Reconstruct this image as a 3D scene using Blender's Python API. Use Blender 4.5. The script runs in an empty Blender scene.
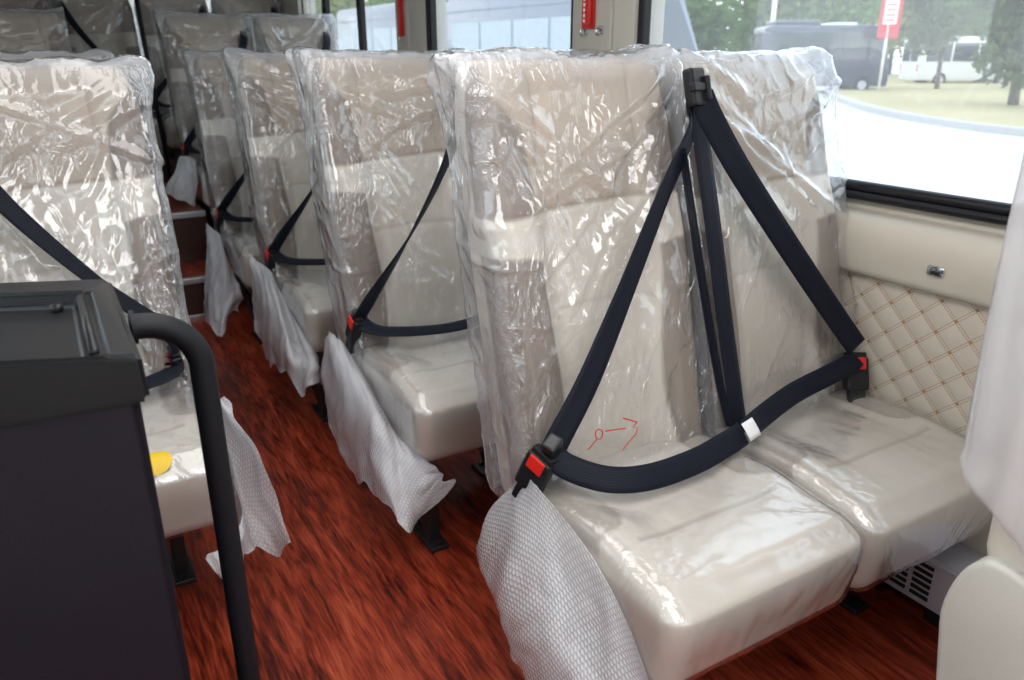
import bpy, bmesh, math, random
from mathutils import Vector, Matrix, noise

random.seed(7)
D = bpy.data
SC = bpy.context.scene
COL = SC.collection
PI = math.pi


# ------------------------------------------------------------------ helpers
def sstep(a, b, x):
    if a == b:
        return 0.0 if x < a else 1.0
    t = max(0.0, min(1.0, (x - a) / (b - a)))
    return t * t * (3 - 2 * t)


def lerp(a, b, t):
    return a + (b - a) * t


def mesh_from(name, verts, faces, smooth=True, attrs=None, uvs=None):
    me = D.meshes.new(name)
    me.from_pydata([tuple(v) for v in verts], [], faces)
    if smooth:
        me.polygons.foreach_set('use_smooth', [True] * len(me.polygons))
    if attrs:
        a = me.color_attributes.new('tone', 'FLOAT_COLOR', 'POINT')
        flat = []
        for c in attrs:
            flat += [c[0], c[1], c[2], 1.0]
        a.data.foreach_set('color', flat)
    if uvs:
        uv = me.uv_layers.new(name='UVMap')
        for lp in me.loops:
            uv.data[lp.index].uv = uvs[lp.vertex_index]
    me.update()
    return me


def obj(name, me, mat=None, parent=None, label=None):
    o = D.objects.new(name, me)
    COL.objects.link(o)
    if mat is not None and me is not None and len(me.materials) == 0:
        me.materials.append(mat)
    if parent is not None:
        o.parent = parent
    if label:
        o['label'] = label
    return o


def thing(name, label, cat, loc=(0, 0, 0), rotz=0.0, group=None):
    o = D.objects.new(name, None)
    COL.objects.link(o)
    o.location = loc
    o.rotation_euler = (0, 0, rotz)
    o['label'] = label
    o['category'] = cat
    o['kind'] = 'thing'
    if group:
        o['group'] = group
    return o


def tag(o, label, cat, group=None, kind='thing'):
    o['label'] = label
    o['category'] = cat
    o['kind'] = kind
    if group:
        o['group'] = group
    return o


def struct(o, label, cat='wall'):
    o['label'] = label
    o['category'] = cat
    o['kind'] = 'structure'
    return o


class MB:
    """collects primitive solids into one mesh"""
    def __init__(self):
        self.v, self.f = [], []

    def add(self, vs, fs):
        b = len(self.v)
        self.v += [Vector(v) for v in vs]
        self.f += [tuple(b + i for i in f) for f in fs]
        return self

    def box(self, x0, x1, y0, y1, z0, z1, bev=0.0, seg=2, M=None):
        bm = bmesh.new()
        bmesh.ops.create_cube(bm, size=1.0)
        for v in bm.verts:
            v.co = Vector((lerp(x0, x1, v.co.x + .5), lerp(y0, y1, v.co.y + .5), lerp(z0, z1, v.co.z + .5)))
        if bev > 0:
            bmesh.ops.bevel(bm, geom=bm.edges[:], offset=bev, segments=seg, profile=0.5, affect='EDGES')
        bm.verts.index_update()
        vs = [(M @ v.co if M else v.co.copy()) for v in bm.verts]
        fs = [tuple(v.index for v in f.verts) for f in bm.faces]
        bm.free()
        return self.add(vs, fs)

    def tube(self, pts, r, n=12, cap=True):
        pts = [Vector(p) for p in pts]
        rings = []
        up = Vector((0.3, 0.2, 1)).normalized()
        prev = None
        for i, p in enumerate(pts):
            if i == 0:
                t = pts[1] - p
            elif i == len(pts) - 1:
                t = p - pts[i - 1]
            else:
                t = (pts[i + 1] - pts[i - 1])
            t.normalize()
            if prev is None:
                a = t.cross(up)
                if a.length < 1e-3:
                    a = t.cross(Vector((1, 0, 0)))
                a.normalize()
            else:
                a = (prev - t * prev.dot(t)).normalized()
            prev = a
            b = t.cross(a)
            rr = r[i] if isinstance(r, (list, tuple)) else r
            rings.append([p + (a * math.cos(2 * PI * k / n) + b * math.sin(2 * PI * k / n)) * rr for k in range(n)])
        vs = [v for ring in rings for v in ring]
        fs = []
        for i in range(len(rings) - 1):
            for k in range(n):
                fs.append((i * n + k, i * n + (k + 1) % n, (i + 1) * n + (k + 1) % n, (i + 1) * n + k))
        if cap:
            fs.append(tuple(range(n - 1, -1, -1)))
            fs.append(tuple((len(rings) - 1) * n + k for k in range(n)))
        return self.add(vs, fs)

    def prism(self, prof, a0, a1, axis='X', bev=0.0):
        """closed profile of 2D points extruded along an axis (profile in the two other axes)"""
        bm = bmesh.new()
        def mk(p, a):
            if axis == 'X':
                return (a, p[0], p[1])
            if axis == 'Y':
                return (p[0], a, p[1])
            return (p[0], p[1], a)
        A = [bm.verts.new(mk(p, a0)) for p in prof]
        B = [bm.verts.new(mk(p, a1)) for p in prof]
        n = len(prof)
        bm.faces.new(A)
        bm.faces.new(B[::-1])
        for i in range(n):
            bm.faces.new((A[i], B[i], B[(i + 1) % n], A[(i + 1) % n]))
        bmesh.ops.recalc_face_normals(bm, faces=bm.faces[:])
        if bev > 0:
            bmesh.ops.bevel(bm, geom=bm.edges[:], offset=bev, segments=3, profile=0.5, affect='EDGES')
        bm.verts.index_update()
        vs = [v.co.copy() for v in bm.verts]
        fs = [tuple(v.index for v in f.verts) for f in bm.faces]
        bm.free()
        return self.add(vs, fs)

    def cyl(self, c, r, h, n=20, axis='Z'):
        c = Vector(c)
        d = {'X': Vector((1, 0, 0)), 'Y': Vector((0, 1, 0)), 'Z': Vector((0, 0, 1))}[axis]
        return self.tube([c - d * h / 2, c + d * h / 2], r, n)

    def mesh(self, name, smooth=False, bevmod=None):
        me = mesh_from(name, self.v, self.f, smooth=smooth)
        return me

    def build(self, name, mat, parent=None, smooth=False, label=None):
        return obj(name, self.mesh(name, smooth), mat, parent, label)


def smooth_by_angle(o, deg=35):
    me = o.data
    me.polygons.foreach_set('use_smooth', [True] * len(me.polygons))
    try:
        me.set_sharp_from_angle(angle=math.radians(deg))
    except Exception:
        pass
    return o


def rcube(n, h, r, fn=None, skip=None):
    """Surface lattice of a box with rounded edges; returns verts, faces, colours.
    fn(p, nrm) -> (pos, colour)."""
    nx, ny, nz = n
    hx, hy, hz = h
    idx, vs, cs = {}, [], []

    def vid(i, j, k):
        key = (i, j, k)
        if key in idx:
            return idx[key]
        p = Vector(((2 * i / nx - 1) * hx, (2 * j / ny - 1) * hy, (2 * k / nz - 1) * hz))
        rr = min(r, hx, hy, hz)
        inner = Vector((max(-hx + rr, min(hx - rr, p.x)), max(-hy + rr, min(hy - rr, p.y)), max(-hz + rr, min(hz - rr, p.z))))
        d = p - inner
        nrm = d.normalized() if d.length > 1e-9 else Vector((0, 0, 1))
        q = inner + nrm * rr
        col = (0, 0, 0)
        if fn:
            q, col = fn(q, nrm)
        idx[key] = len(vs)
        vs.append(q)
        cs.append(col)
        return idx[key]

    fs = []
    for i in range(nx):
        for j in range(ny):
            fs.append((vid(i, j, 0), vid(i, j + 1, 0), vid(i + 1, j + 1, 0), vid(i + 1, j, 0)) if not (skip == '-z') else None)
            fs.append((vid(i, j, nz), vid(i + 1, j, nz), vid(i + 1, j + 1, nz), vid(i, j + 1, nz)))
    for i in range(nx):
        for k in range(nz):
            fs.append((vid(i, 0, k), vid(i + 1, 0, k), vid(i + 1, 0, k + 1), vid(i, 0, k + 1)))
            fs.append((vid(i, ny, k), vid(i, ny, k + 1), vid(i + 1, ny, k + 1), vid(i + 1, ny, k)))
    for j in range(ny):
        for k in range(nz):
            fs.append((vid(0, j, k), vid(0, j, k + 1), vid(0, j + 1, k + 1), vid(0, j + 1, k)))
            fs.append((vid(nx, j, k), vid(nx, j + 1, k), vid(nx, j + 1, k + 1), vid(nx, j, k + 1)))
    fs = [f for f in fs if f]
    return vs, fs, cs


def ribbon(pts, wdirs, w, th=0.0016, sub=8):
    """Webbing: strip along pts, width along wdirs; closed thin solid."""
    P = [Vector(p) for p in pts]
    W = [Vector(d).normalized() for d in wdirs]
    def cr(A, i, t):
        a, b, c, d = A[max(i - 1, 0)], A[i], A[i + 1], A[min(i + 2, len(A) - 1)]
        return 0.5 * ((2 * b) + (c - a) * t + (2 * a - 5 * b + 4 * c - d) * t * t + (-a + 3 * b - 3 * c + d) * t ** 3)
    pp, ww = [], []
    for i in range(len(P) - 1):
        for s in range(sub):
            pp.append(cr(P, i, s / sub))
            ww.append(W[i].lerp(W[i + 1], s / sub).normalized())
    pp.append(P[-1])
    ww.append(W[-1])
    vs, fs, uvs = [], [], []
    L = 0
    ks = (-1, -.5, 0, .5, 1)
    for i, p in enumerate(pp):
        t = (pp[min(i + 1, len(pp) - 1)] - pp[max(i - 1, 0)]).normalized()
        nn = t.cross(ww[i]).normalized()
        wv = nn.cross(t).normalized()
        if i:
            L += (p - pp[i - 1]).length
        for s in (1, -1):
            for k in ks:
                vs.append(p + wv * (w / 2 * k) + nn * (th / 2 * s + 0.0012 * (1 - k * k)))
                uvs.append((k * w / 2 + .5, L))
    m = 10
    for i in range(len(pp) - 1):
        a, b = i * m, (i + 1) * m
        for k in range(4):
            fs.append((a + k, a + k + 1, b + k + 1, b + k))
            fs.append((a + 5 + k, b + 5 + k, b + 6 + k, a + 6 + k))
        fs.append((a, b, b + 5, a + 5))
        fs.append((a + 4, a + 9, b + 9, b + 4))
    fs.append((0, 5, 6, 1)); fs.append((1, 6, 7, 2)); fs.append((2, 7, 8, 3)); fs.append((3, 8, 9, 4))
    e = (len(pp) - 1) * m
    for k in range(4):
        fs.append((e + k, e + k + 1, e + 6 + k, e + 5 + k))
    return mesh_from('belt', vs, fs, True, uvs=uvs)


# ---------------------------------------------------------------- materials
class NT:
    def __init__(self, name):
        self.m = D.materials.new(name)
        self.m.use_nodes = True
        self.t = self.m.node_tree
        self.t.nodes.clear()
        self.out = self.t.nodes.new('ShaderNodeOutputMaterial')

    def n(self, typ, **kw):
        nd = self.t.nodes.new('ShaderNode' + typ)
        for k, v in kw.items():
            if k.startswith('_'):
                setattr(nd, k[1:], v)
            else:
                self.set(nd, k, v)
        return nd

    def set(self, nd, key, v):
        if isinstance(key, str) and key.startswith('i') and key[1:].isdigit():
            s = nd.inputs[int(key[1:])]
        else:
            s = nd.inputs[key.replace('__', ' ')]
        if hasattr(v, 'is_output'):
            self.t.links.new(v, s)
        elif isinstance(v, bpy.types.Node):
            self.t.links.new(v.outputs[0], s)
        else:
            if isinstance(v, (tuple, list)) and len(v) == 3 and s.type == 'RGBA':
                v = (*v, 1)
            s.default_value = v

    def math(self, op, a, b=None, c=None, clamp=False):
        nd = self.t.nodes.new('ShaderNodeMath')
        nd.operation = op
        nd.use_clamp = clamp
        self.set(nd, 'i0', a)
        if b is not None:
            self.set(nd, 'i1', b)
        if c is not None:
            self.set(nd, 'i2', c)
        return nd.outputs[0]

    def mix(self, f, a, b):
        nd = self.t.nodes.new('ShaderNodeMix')
        nd.data_type = 'RGBA'
        for s, v in ((nd.inputs[0], f), (nd.inputs[6], a), (nd.inputs[7], b)):
            if hasattr(v, 'is_output'):
                self.t.links.new(v, s)
            elif isinstance(v, bpy.types.Node):
                self.t.links.new(v.outputs[0], s)
            else:
                s.default_value = (*v, 1) if isinstance(v, (tuple, list)) and len(v) == 3 else v
        return nd.outputs[2]

    def mixs(self, f, a, b):
        nd = self.t.nodes.new('ShaderNodeMixShader')
        self.set(nd, 'i0', f)
        self.set(nd, 'i1', a)
        self.set(nd, 'i2', b)
        return nd.outputs[0]

    def schlick(self, normal=None, f0=.04, k=1.0):
        lw = self.n('LayerWeight', Blend=.5)
        if normal is not None:
            self.set(lw, 'Normal', normal)
        f = self.math('POWER', lw.outputs[1], 5.0)
        return self.math('MULTIPLY', self.math('MULTIPLY_ADD', f, 1 - f0, f0), k, clamp=True)

    def done(self, sh):
        self.t.links.new(sh if hasattr(sh, 'is_output') else sh.outputs[0], self.out.inputs[0])
        return self.m

    def obj(self):
        return self.n('TexCoord').outputs['Object']

    def uv(self):
        return self.n('TexCoord').outputs['UV']

    def mapping(self, vec, scale=(1, 1, 1), rot=(0, 0, 0)):
        return self.n('Mapping', Vector=vec, Scale=scale, Rotation=rot).outputs[0]

    def noise(self, vec, scale, detail=3, rough=.5, dist=0.0):
        nd = self.n('TexNoise', Vector=vec, Scale=scale, Detail=detail, Roughness=rough, Distortion=dist)
        return nd.outputs[0]

    def ramp(self, f, stops):
        nd = self.t.nodes.new('ShaderNodeValToRGB')
        el = nd.color_ramp.elements
        while len(el) > 1:
            el.remove(el[-1])
        el[0].position, el[0].color = stops[0][0], (*stops[0][1], 1)
        for p, c in stops[1:]:
            e = el.new(p)
            e.color = (*c, 1)
        self.set(nd, 'i0', f)
        return nd.outputs[0]

    def bump(self, h, strength=.3, dist=.01, normal=None):
        nd = self.n('Bump', Height=h, Strength=strength, Distance=dist)
        if normal is not None:
            self.set(nd, 'Normal', normal)
        return nd.outputs[0]


def plain(name, col, rough=.5, metal=0.0, var=.06, vs=12., bump=0.0, bs=200., coat=0.0, spec=.5):
    t = NT(name)
    c = t.obj()
    nz = t.noise(c, vs, 4)
    hi = tuple(min(1, x * (1 + var)) for x in col)
    lo = tuple(x * (1 - var) for x in col)
    colr = t.mix(nz, lo, hi)
    b = t.n('BsdfPrincipled', Base__Color=colr, Roughness=rough, Metallic=metal)
    b.inputs['Coat Weight'].default_value = coat
    b.inputs['Specular IOR Level'].default_value = spec
    if bump > 0:
        t.set(b, 'Normal', t.bump(t.noise(c, bs, 2), bump, .002))
    return t.done(b)


def leather():
    t = NT('cream_leather')
    a = t.n('VertexColor', _layer_name='tone')
    sp = t.n('SeparateColor', Color=a.outputs[0])
    c = t.obj()
    nz = t.noise(c, 9, 4)
    cream = t.mix(nz, (.575, .53, .465), (.625, .58, .515))
    tan = t.mix(nz, (.42, .355, .295), (.46, .39, .325))
    taupe = t.mix(t.noise(c, 30, 4), (.215, .175, .15), (.25, .21, .18))
    col = t.mix(sp.outputs[0], cream, tan)
    col = t.mix(sp.outputs[1], col, taupe)
    col = t.mix(sp.outputs[2], col, (.27, .22, .17))
    b = t.n('BsdfPrincipled', Base__Color=col, Roughness=.48)
    v = t.n('TexVoronoi', Vector=c, Scale=420.)
    t.set(b, 'Normal', t.bump(v.outputs[0], .12, .001))
    return t.done(b)


def film(name, milk=.032, gloss=2.3, rough=.13, s1=18., s2=60., st=.75, white=(.93, .95, 1.0), edge=.34):
    t = NT(name)
    c = t.obj()
    warp = t.n('VectorMath', _operation='ADD', i0=c, i1=t.n('VectorMath', _operation='SCALE', i0=t.n('TexNoise', Vector=c, Scale=6.).outputs[1], Scale=.09).outputs[0]).outputs[0]
    def ridge(vec, sc, k):
        n_ = t.noise(vec, sc, 2, .5, .25)
        return t.math('MAXIMUM', 0.0, t.math('SUBTRACT', 1.0, t.math('MULTIPLY', t.math('ABSOLUTE', t.math('SUBTRACT', n_, .5)), k)))
    r1 = ridge(t.mapping(warp, (1, 1, .35), (0, .7, 0)), s1, 16.)
    r2 = ridge(t.mapping(warp, (1, 1, .4), (0, -.8, 0)), s1 * 1.3, 13.)
    r3 = ridge(t.mapping(warp, (1.2, 1, .9), (0, .2, 0)), s2, 9.)
    at = t.n('SeparateColor', Color=t.n('VertexColor', _layer_name='tone').outputs[0]).outputs[0]
    sw = t.noise(warp, s1 * .55, 2)
    patch = t.ramp(t.noise(c, 5.5, 2), [(.44, (.07, .07, .07)), (.64, (1, 1, 1))])
    h = t.math('ADD', t.math('MULTIPLY', t.math('ADD', t.math('ADD', r1, r2), t.math('MULTIPLY', r3, t.math('MULTIPLY_ADD', at, .5, .22))), patch), t.math('MULTIPLY', sw, 1.2))
    nb = t.bump(h, st, .0045)
    fac = t.schlick(None, .045, gloss)
    gl = t.n('BsdfGlossy', Color=(.95, .97, 1.), Roughness=rough, Normal=nb)
    tr = t.n('BsdfTransparent', Color=(.985, .985, .985))
    df = t.n('BsdfDiffuse', Color=white)
    tl = t.n('BsdfTranslucent', Color=white)
    mk = t.mixs(.5, df, tl)
    lw = t.n('LayerWeight', Blend=.25).outputs[1]
    mfac = t.math('ADD', t.math('MULTIPLY', t.math('POWER', lw, 2.0), edge), t.math('MULTIPLY_ADD', at, .30, milk), clamp=True)
    s = t.mixs(mfac, tr, mk)
    s = t.mixs(fac, s, gl)
    return t.done(s)


def bubble():
    t = NT('bubble_wrap')
    u = t.uv()
    su = t.n('SeparateXYZ', Vector=u)
    A_, B_ = .0105, .0182
    def cell(off):
        x = t.math('MULTIPLY', t.math('SUBTRACT', t.math('FRACT', t.math('ADD', t.math('DIVIDE', su.outputs[0], A_), off)), .5), A_)
        y = t.math('MULTIPLY', t.math('SUBTRACT', t.math('FRACT', t.math('ADD', t.math('DIVIDE', su.outputs[1], B_), off)), .5), B_)
        return t.math('SQRT', t.math('ADD', t.math('MULTIPLY', x, x), t.math('MULTIPLY', y, y)))
    d_ = t.math('MINIMUM', cell(0.0), cell(.5))
    dome = t.math('SUBTRACT', 1.0, t.math('POWER', t.math('DIVIDE', d_, .0049, clamp=True), 2.5))
    nb = t.bump(dome, .5, .0025)
    c = t.obj()
    nz = t.noise(c, 14, 3)
    gl = t.n('BsdfGlossy', Color=(.95, .97, 1.), Roughness=.2, Normal=nb)
    tr = t.n('BsdfTransparent', Color=(.95, .96, .97))
    df = t.n('BsdfDiffuse', Color=(.95, .96, 1.0), Normal=nb)
    tl = t.n('BsdfTranslucent', Color=(.95, .97, 1.0), Normal=nb)
    mk = t.mixs(.4, df, tl)
    mf = t.math('ADD', t.math('MULTIPLY', dome, .20), t.math('ADD', .54, t.math('MULTIPLY', nz, .3)), clamp=True)
    s = t.mixs(mf, tr, mk)
    return t.done(t.mixs(t.schlick(nb, .04, 1.6), s, gl))


def webbing():
    t = NT('belt_webbing')
    u = t.uv()
    sx = t.n('SeparateXYZ', Vector=u)
    x = t.math('SUBTRACT', sx.outputs[0], .5)
    w = t.math('SINE', t.math('MULTIPLY', x, 1300.))
    w2 = t.math('SINE', t.math('ADD', t.math('MULTIPLY', sx.outputs[1], 1800.), t.math('MULTIPLY', x, 900.)))
    h = t.math('ADD', w, t.math('MULTIPLY', w2, .5))
    col = t.mix(t.math('MULTIPLY_ADD', h, .25, .5), (.005, .006, .011), (.011, .013, .023))
    b = t.n('BsdfPrincipled', Base__Color=col, Roughness=.5, Normal=t.bump(h, .3, .0006))
    b.inputs['Specular IOR Level'].default_value = .12
    b.inputs['Sheen Weight'].default_value = .04
    b.inputs['Sheen Tint'].default_value = (.5, .6, .9, 1)
    return t.done(b)


def wood_floor():
    t = NT('red_wood_vinyl')
    c = t.obj()
    warp = t.n('VectorMath', _operation='ADD', i0=c, i1=t.n('VectorMath', _operation='SCALE', i0=t.n('TexNoise', Vector=t.mapping(c, (1., .35, 1)), Scale=7., Detail=3.).outputs[1], Scale=.035).outputs[0]).outputs[0]
    g1 = t.noise(t.mapping(warp, (38, 4.2, 1)), 1.0, 5, .65, .5)
    g2 = t.noise(t.mapping(warp, (150, 11, 1)), 1.0, 3, .6)
    big = t.noise(t.mapping(c, (5, 1.2, 1)), 1.0, 2)
    f = t.math('ADD', t.math('MULTIPLY', g1, .55), t.math('MULTIPLY', g2, .45))
    f = t.math('ADD', f, t.math('MULTIPLY', t.math('SUBTRACT', big, .5), .35))
    col = t.ramp(f, [(.36, (.030, .005, .0035)), (.45, (.13, .016, .007)), (.54, (.26, .036, .015)), (.68, (.42, .082, .035))])
    b = t.n('BsdfPrincipled', Base__Color=col, Roughness=t.math('MULTIPLY_ADD', g1, .2, .22), Normal=t.bump(g2, .12, .002))
    b.inputs['Specular IOR Level'].default_value = .22
    return t.done(b)


def quilt():
    """cream quilted trim: the stitched thread and the knots are dyed, the pillows are in the mesh"""
    t = NT('quilted_leather')
    c = t.obj()
    s = t.n('SeparateXYZ', Vector=c)
    p = .0797
    a = t.math('DIVIDE', t.math('ADD', t.math('SUBTRACT', s.outputs[1], 1.091), t.math('MULTIPLY', t.math('SUBTRACT', s.outputs[2], .727), 1.08)), p)
    b_ = t.math('DIVIDE', t.math('SUBTRACT', t.math('SUBTRACT', s.outputs[1], 1.091), t.math('MULTIPLY', t.math('SUBTRACT', s.outputs[2], .727), 1.08)), p)
    def dist(v):
        return t.math('ABSOLUTE', t.math('SUBTRACT', t.math('FRACT', t.math('ADD', v, .5)), .5))
    da, db = dist(a), dist(b_)
    def line(d, along):
        l = t.math('LESS_THAN', t.math('ABSOLUTE', t.math('SUBTRACT', d, .055)), .024)
        dash = t.math('GREATER_THAN', t.math('FRACT', t.math('MULTIPLY', along, 9.0)), .3)
        return t.math('MULTIPLY', l, dash)
    th = t.math('MAXIMUM', line(da, b_), line(db, a))
    knot = t.math('LESS_THAN', t.math('SQRT', t.math('ADD', t.math('MULTIPLY', da, da), t.math('MULTIPLY', db, db))), .075)
    nz = t.noise(c, 10, 4)
    base = t.mix(nz, (.55, .49, .41), (.60, .54, .46))
    col = t.mix(t.math('MULTIPLY', th, .75), base, (.33, .20, .10))
    col = t.mix(t.math('MULTIPLY', knot, .85), col, (.33, .18, .07))
    b = t.n('BsdfPrincipled', Base__Color=col, Roughness=.5)
    t.set(b, 'Normal', t.bump(t.n('TexVoronoi', Vector=c, Scale=420.).outputs[0], .12, .001))
    return t.done(b)


def glass(name, haze=.10, tint=(.93, .965, .965)):
    t = NT(name)
    c = t.obj()
    tr = t.n('BsdfTransparent', Color=tint)
    gl = t.n('BsdfGlossy', Color=(1, 1, 1), Roughness=.02)
    fr = t.schlick(None, .04, 1.0)
    hz = t.mixs(.5, t.n('BsdfDiffuse', Color=(.85, .88, .92)), t.n('BsdfTranslucent', Color=(.85, .88, .92)))
    s = t.mixs(t.math('MULTIPLY_ADD', t.noise(c, 3, 3), haze * .5, haze * .75), tr, hz)
    return t.done(t.mixs(fr, s, gl))


def leaf(name, c1, c2):
    t = NT(name)
    c = t.obj()
    col = t.mix(t.noise(c, 1.3, 4), c1, c2)
    s = t.mixs(.35, t.n('BsdfDiffuse', Color=col), t.n('BsdfTranslucent', Color=col))
    return t.done(s)


def ground_mat(name, c1, c2, sc, rough=.9, sp=(1, 1, 1)):
    t = NT(name)
    c = t.mapping(t.obj(), sp)
    n1 = t.noise(c, sc, 6, .6)
    n2 = t.noise(c, sc * 14, 3)
    col = t.mix(t.math('ADD', t.math('MULTIPLY', n1, .7), t.math('MULTIPLY', n2, .3)), c1, c2)
    return t.done(t.n('BsdfPrincipled', Base__Color=col, Roughness=rough))


M = dict(
    leather=leather(),
    film=film('clear_film'),
    film2=film('clear_cushion_film', milk=.03, gloss=2.6, rough=.16, s1=12., s2=70., st=.3, edge=.25),
    milkfilm=film('milky_film', milk=.55, gloss=1.4, rough=.3, s1=7., s2=20., st=.35, white=(.82, .82, .86)),
    bubble=bubble(),
    web=webbing(),
    floor=wood_floor(),
    quilt=quilt(),
    glass=glass('window_glass'),
    black=plain('black_steel', (.012, .012, .013), .4, bump=.1),
    rubber=plain('black_rubber', (.007, .007, .009), .38, spec=.3),
    buckle=plain('black_buckle_plastic', (.009, .009, .011), .42, spec=.3, bump=.15, bs=500),
    red=plain('red_plastic', (.62, .018, .012), .35),
    redpaint=plain('red_ink', (.55, .035, .012), .6),
    white=plain('white_tag', (.83, .83, .84), .6),
    yellow=plain('yellow_sticker', (.80, .52, .015), .45),
    chrome=plain('chrome', (.62, .63, .66), .18, metal=1.0),
    alu=plain('aluminium_strip', (.50, .50, .53), .38, metal=.85),
    console=plain('grained_console_plastic', (.0135, .0115, .0175), .55, spec=.22, var=.12, bump=.45, bs=420),
    tray=plain('console_tray_plastic', (.008, .0085, .010), .36, spec=.35, var=.1, bump=.2, bs=380),
    rail=plain('soft_handrail_grip', (.007, .008, .011), .5, spec=.25, bump=.25, bs=600),
    trim=plain('beige_trim_plastic', (.55, .505, .43), .5, bump=.12, bs=300),
    pillar=plain('beige_pillar_plastic', (.50, .47, .41), .5),
    ceil=plain('pale_headliner', (.72, .71, .68), .9, bump=.2, bs=200),
    heater=plain('grey_heater_steel', (.50, .50, .56), .5, bump=.1),
    dark=plain('dark_slot', (.006, .006, .007), .7),
    shell=plain('beige_seat_shield_plastic', (.42, .41, .37), .5, bump=.15, bs=260),
    darkwood=plain('dark_riser_wood', (.035, .010, .007), .4, var=.4, vs=30),
    carpaint=plain('silver_vehicle_paint', (.15, .18, .25), .3, coat=.4, var=.03),
    cardark=plain('dark_blue_vehicle_paint', (.035, .045, .085), .3, coat=.4),
    carwhite=plain('white_vehicle_paint', (.75, .76, .78), .3, coat=.4),
    carglass=plain('dark_vehicle_glass', (.05, .06, .075), .08, spec=.8),
    paleglass=plain('pale_vehicle_glass', (.30, .38, .44), .1, spec=.8),
    tyre=plain('tyre_rubber', (.015, .015, .016), .8),
    pole=plain('white_pole_paint', (.8, .8, .8), .5),
    sign=plain('red_sign_paint', (.55, .03, .05), .5),
    bark=plain('tree_bark', (.17, .15, .13), .9, var=.3, bump=.6, bs=40),
    leaf1=leaf('grey_green_leaves', (.10, .15, .07), (.19, .25, .12)),
    leaf2=leaf('mid_green_leaves', (.09, .16, .05), (.20, .29, .10)),
    leaf3=leaf('yellow_green_leaves', (.20, .26, .08), (.38, .40, .14)),
    pave=ground_mat('pale_concrete', (.50, .495, .49), (.60, .595, .59), .35),
    grass=ground_mat('dry_grass', (.33, .28, .14), (.52, .44, .24), .5),
    curb=ground_mat('curb_stone', (.42, .41, .40), (.55, .54, .53), 2.),
)

# ------------------------------------------------------------------ the setting
XG, XP, XL, XQ = 1.76, 1.70, 1.65, 1.675


def quadpanel(name, pts, mat, parent=None):
    return obj(name, mesh_from(name, pts, [(0, 1, 2, 3)], False), mat, parent)


fl = MB().box(-.82, 1.76, -2.0, 7.0, -.04, 0.0)
struct(fl.build('floor', M['floor']), 'red-brown wood-grain vinyl floor of the aisle', 'floor')
ce = MB().box(-.9, 1.86, -2.0, 7.0, 1.93, 1.97)
struct(ce.build('ceiling', M['ceil']), 'pale bus ceiling', 'ceiling')

# raised rear floor: platforms beside the aisle and steps in the aisle
st = MB()
st.box(.69, 1.76, 4.22, 7.0, 0, .205)
st.box(-.82, .20, 4.22, 7.0, 0, .205)
struct(st.build('floor_platform', M['floor']), 'raised wood-grain platform under the rear seats', 'floor')
def step(n, y0, y1, z0, z1):
    root = D.objects.new('floor_step', None)
    COL.objects.link(root)
    struct(root, ['lower', 'middle', 'upper'][n] + ' dark wood step in the aisle with aluminium strip', 'step')
    x0, x1 = (.20, .69)
    MB().box(x0, x1, y0, y1, z0, z1).build('riser', M['darkwood'], root)
    MB().box(x0, x1, y0 + .012, y1, z1, z1 + .004).build('tread', M['floor'], root)
    e = MB().box(x0, x1, y0 - .008, y0 + .03, z1 - .022, z1 + .007, .003)
    e.box(x0, x1, y0 - .006, y0 + .001, z0 + .0, z0 + .018, .002)
    e.build('edge_strip', M['alu'], root)
step(0, 3.97, 4.32, 0, .20)
step(1, 4.32, 5.40, 0, .46)
step(2, 5.42, 7.0, 0, .60)
pb = MB().box(.695, 1.76, 5.42, 7.0, .205, .60).box(-.82, .195, 5.42, 7.0, .205, .60)
struct(pb.build('floor_plinth', M['darkwood']), 'dark plinth under the rear bench', 'floor')

# window wall, quilted lower panel
def quilt_panel():
    y0, y1, z0, z1 = -.6, 4.4, .28, .748
    ny, nz = 640, 62
    vs, fs = [], []
    for k in range(nz + 1):
        z = lerp(z0, z1, k / nz)
        for j in range(ny + 1):
            y = lerp(y0, y1, j / ny)
            a = ((y - 1.091) + (z - .727) * 1.08) / .0797
            b = ((y - 1.091) - (z - .727) * 1.08) / .0797
            h = min(abs(math.sin(PI * a)), 1) ** .3 * min(abs(math.sin(PI * b)), 1) ** .3
            vs.append((XQ + .002 - .0045 * h, y, z))
    for k in range(nz):
        for j in range(ny):
            q = k * (ny + 1) + j
            fs.append((q, q + ny + 1, q + ny + 2, q + 1))
    return mesh_from('wall_right', vs, fs, True)
wr = struct(obj('wall_right', quilt_panel(), M['quilt']), 'cream quilted wall panel with brown stitched diamonds', 'wall')
lowp = MB().box(XQ, XQ + .03, -2, 7, 0, .29, .004)
lowp.box(XQ, XQ + .03, 4.4, 7, .28, .75)
lowp.box(XQ + .005, XQ + .03, -2, -.6, .28, .75)
struct(lowp.build('wall_right_lower', M['trim']), 'plain beige wall strip below the quilted panel', 'wall')

prof = [(1.80, .742), (1.662, .742), (1.653, .748), (1.650, .76), (1.6475, .79), (1.646, .815), (1.648, .84), (1.655, .862), (1.668, .876), (1.685, .883), (1.70, .886), (1.717, .887),
        (1.723, .889), (1.727, .895), (1.735, .926), (1.80, .926)]
vs, fs = [], []
ys = [-2 + 9 * i / 60 for i in range(61)]
for y in ys:
    for p in prof:
        vs.append((p[0], y, p[1]))
n = len(prof)
for i in range(len(ys) - 1):
    for k in range(n):
        fs.append((i * n + k, i * n + (k + 1) % n, (i + 1) * n + (k + 1) % n, (i + 1) * n + k))
led = struct(obj('trim_1', mesh_from('trim_1', vs, fs, True), M['trim']), 'smooth beige moulded ledge under the window', 'trim')

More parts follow.
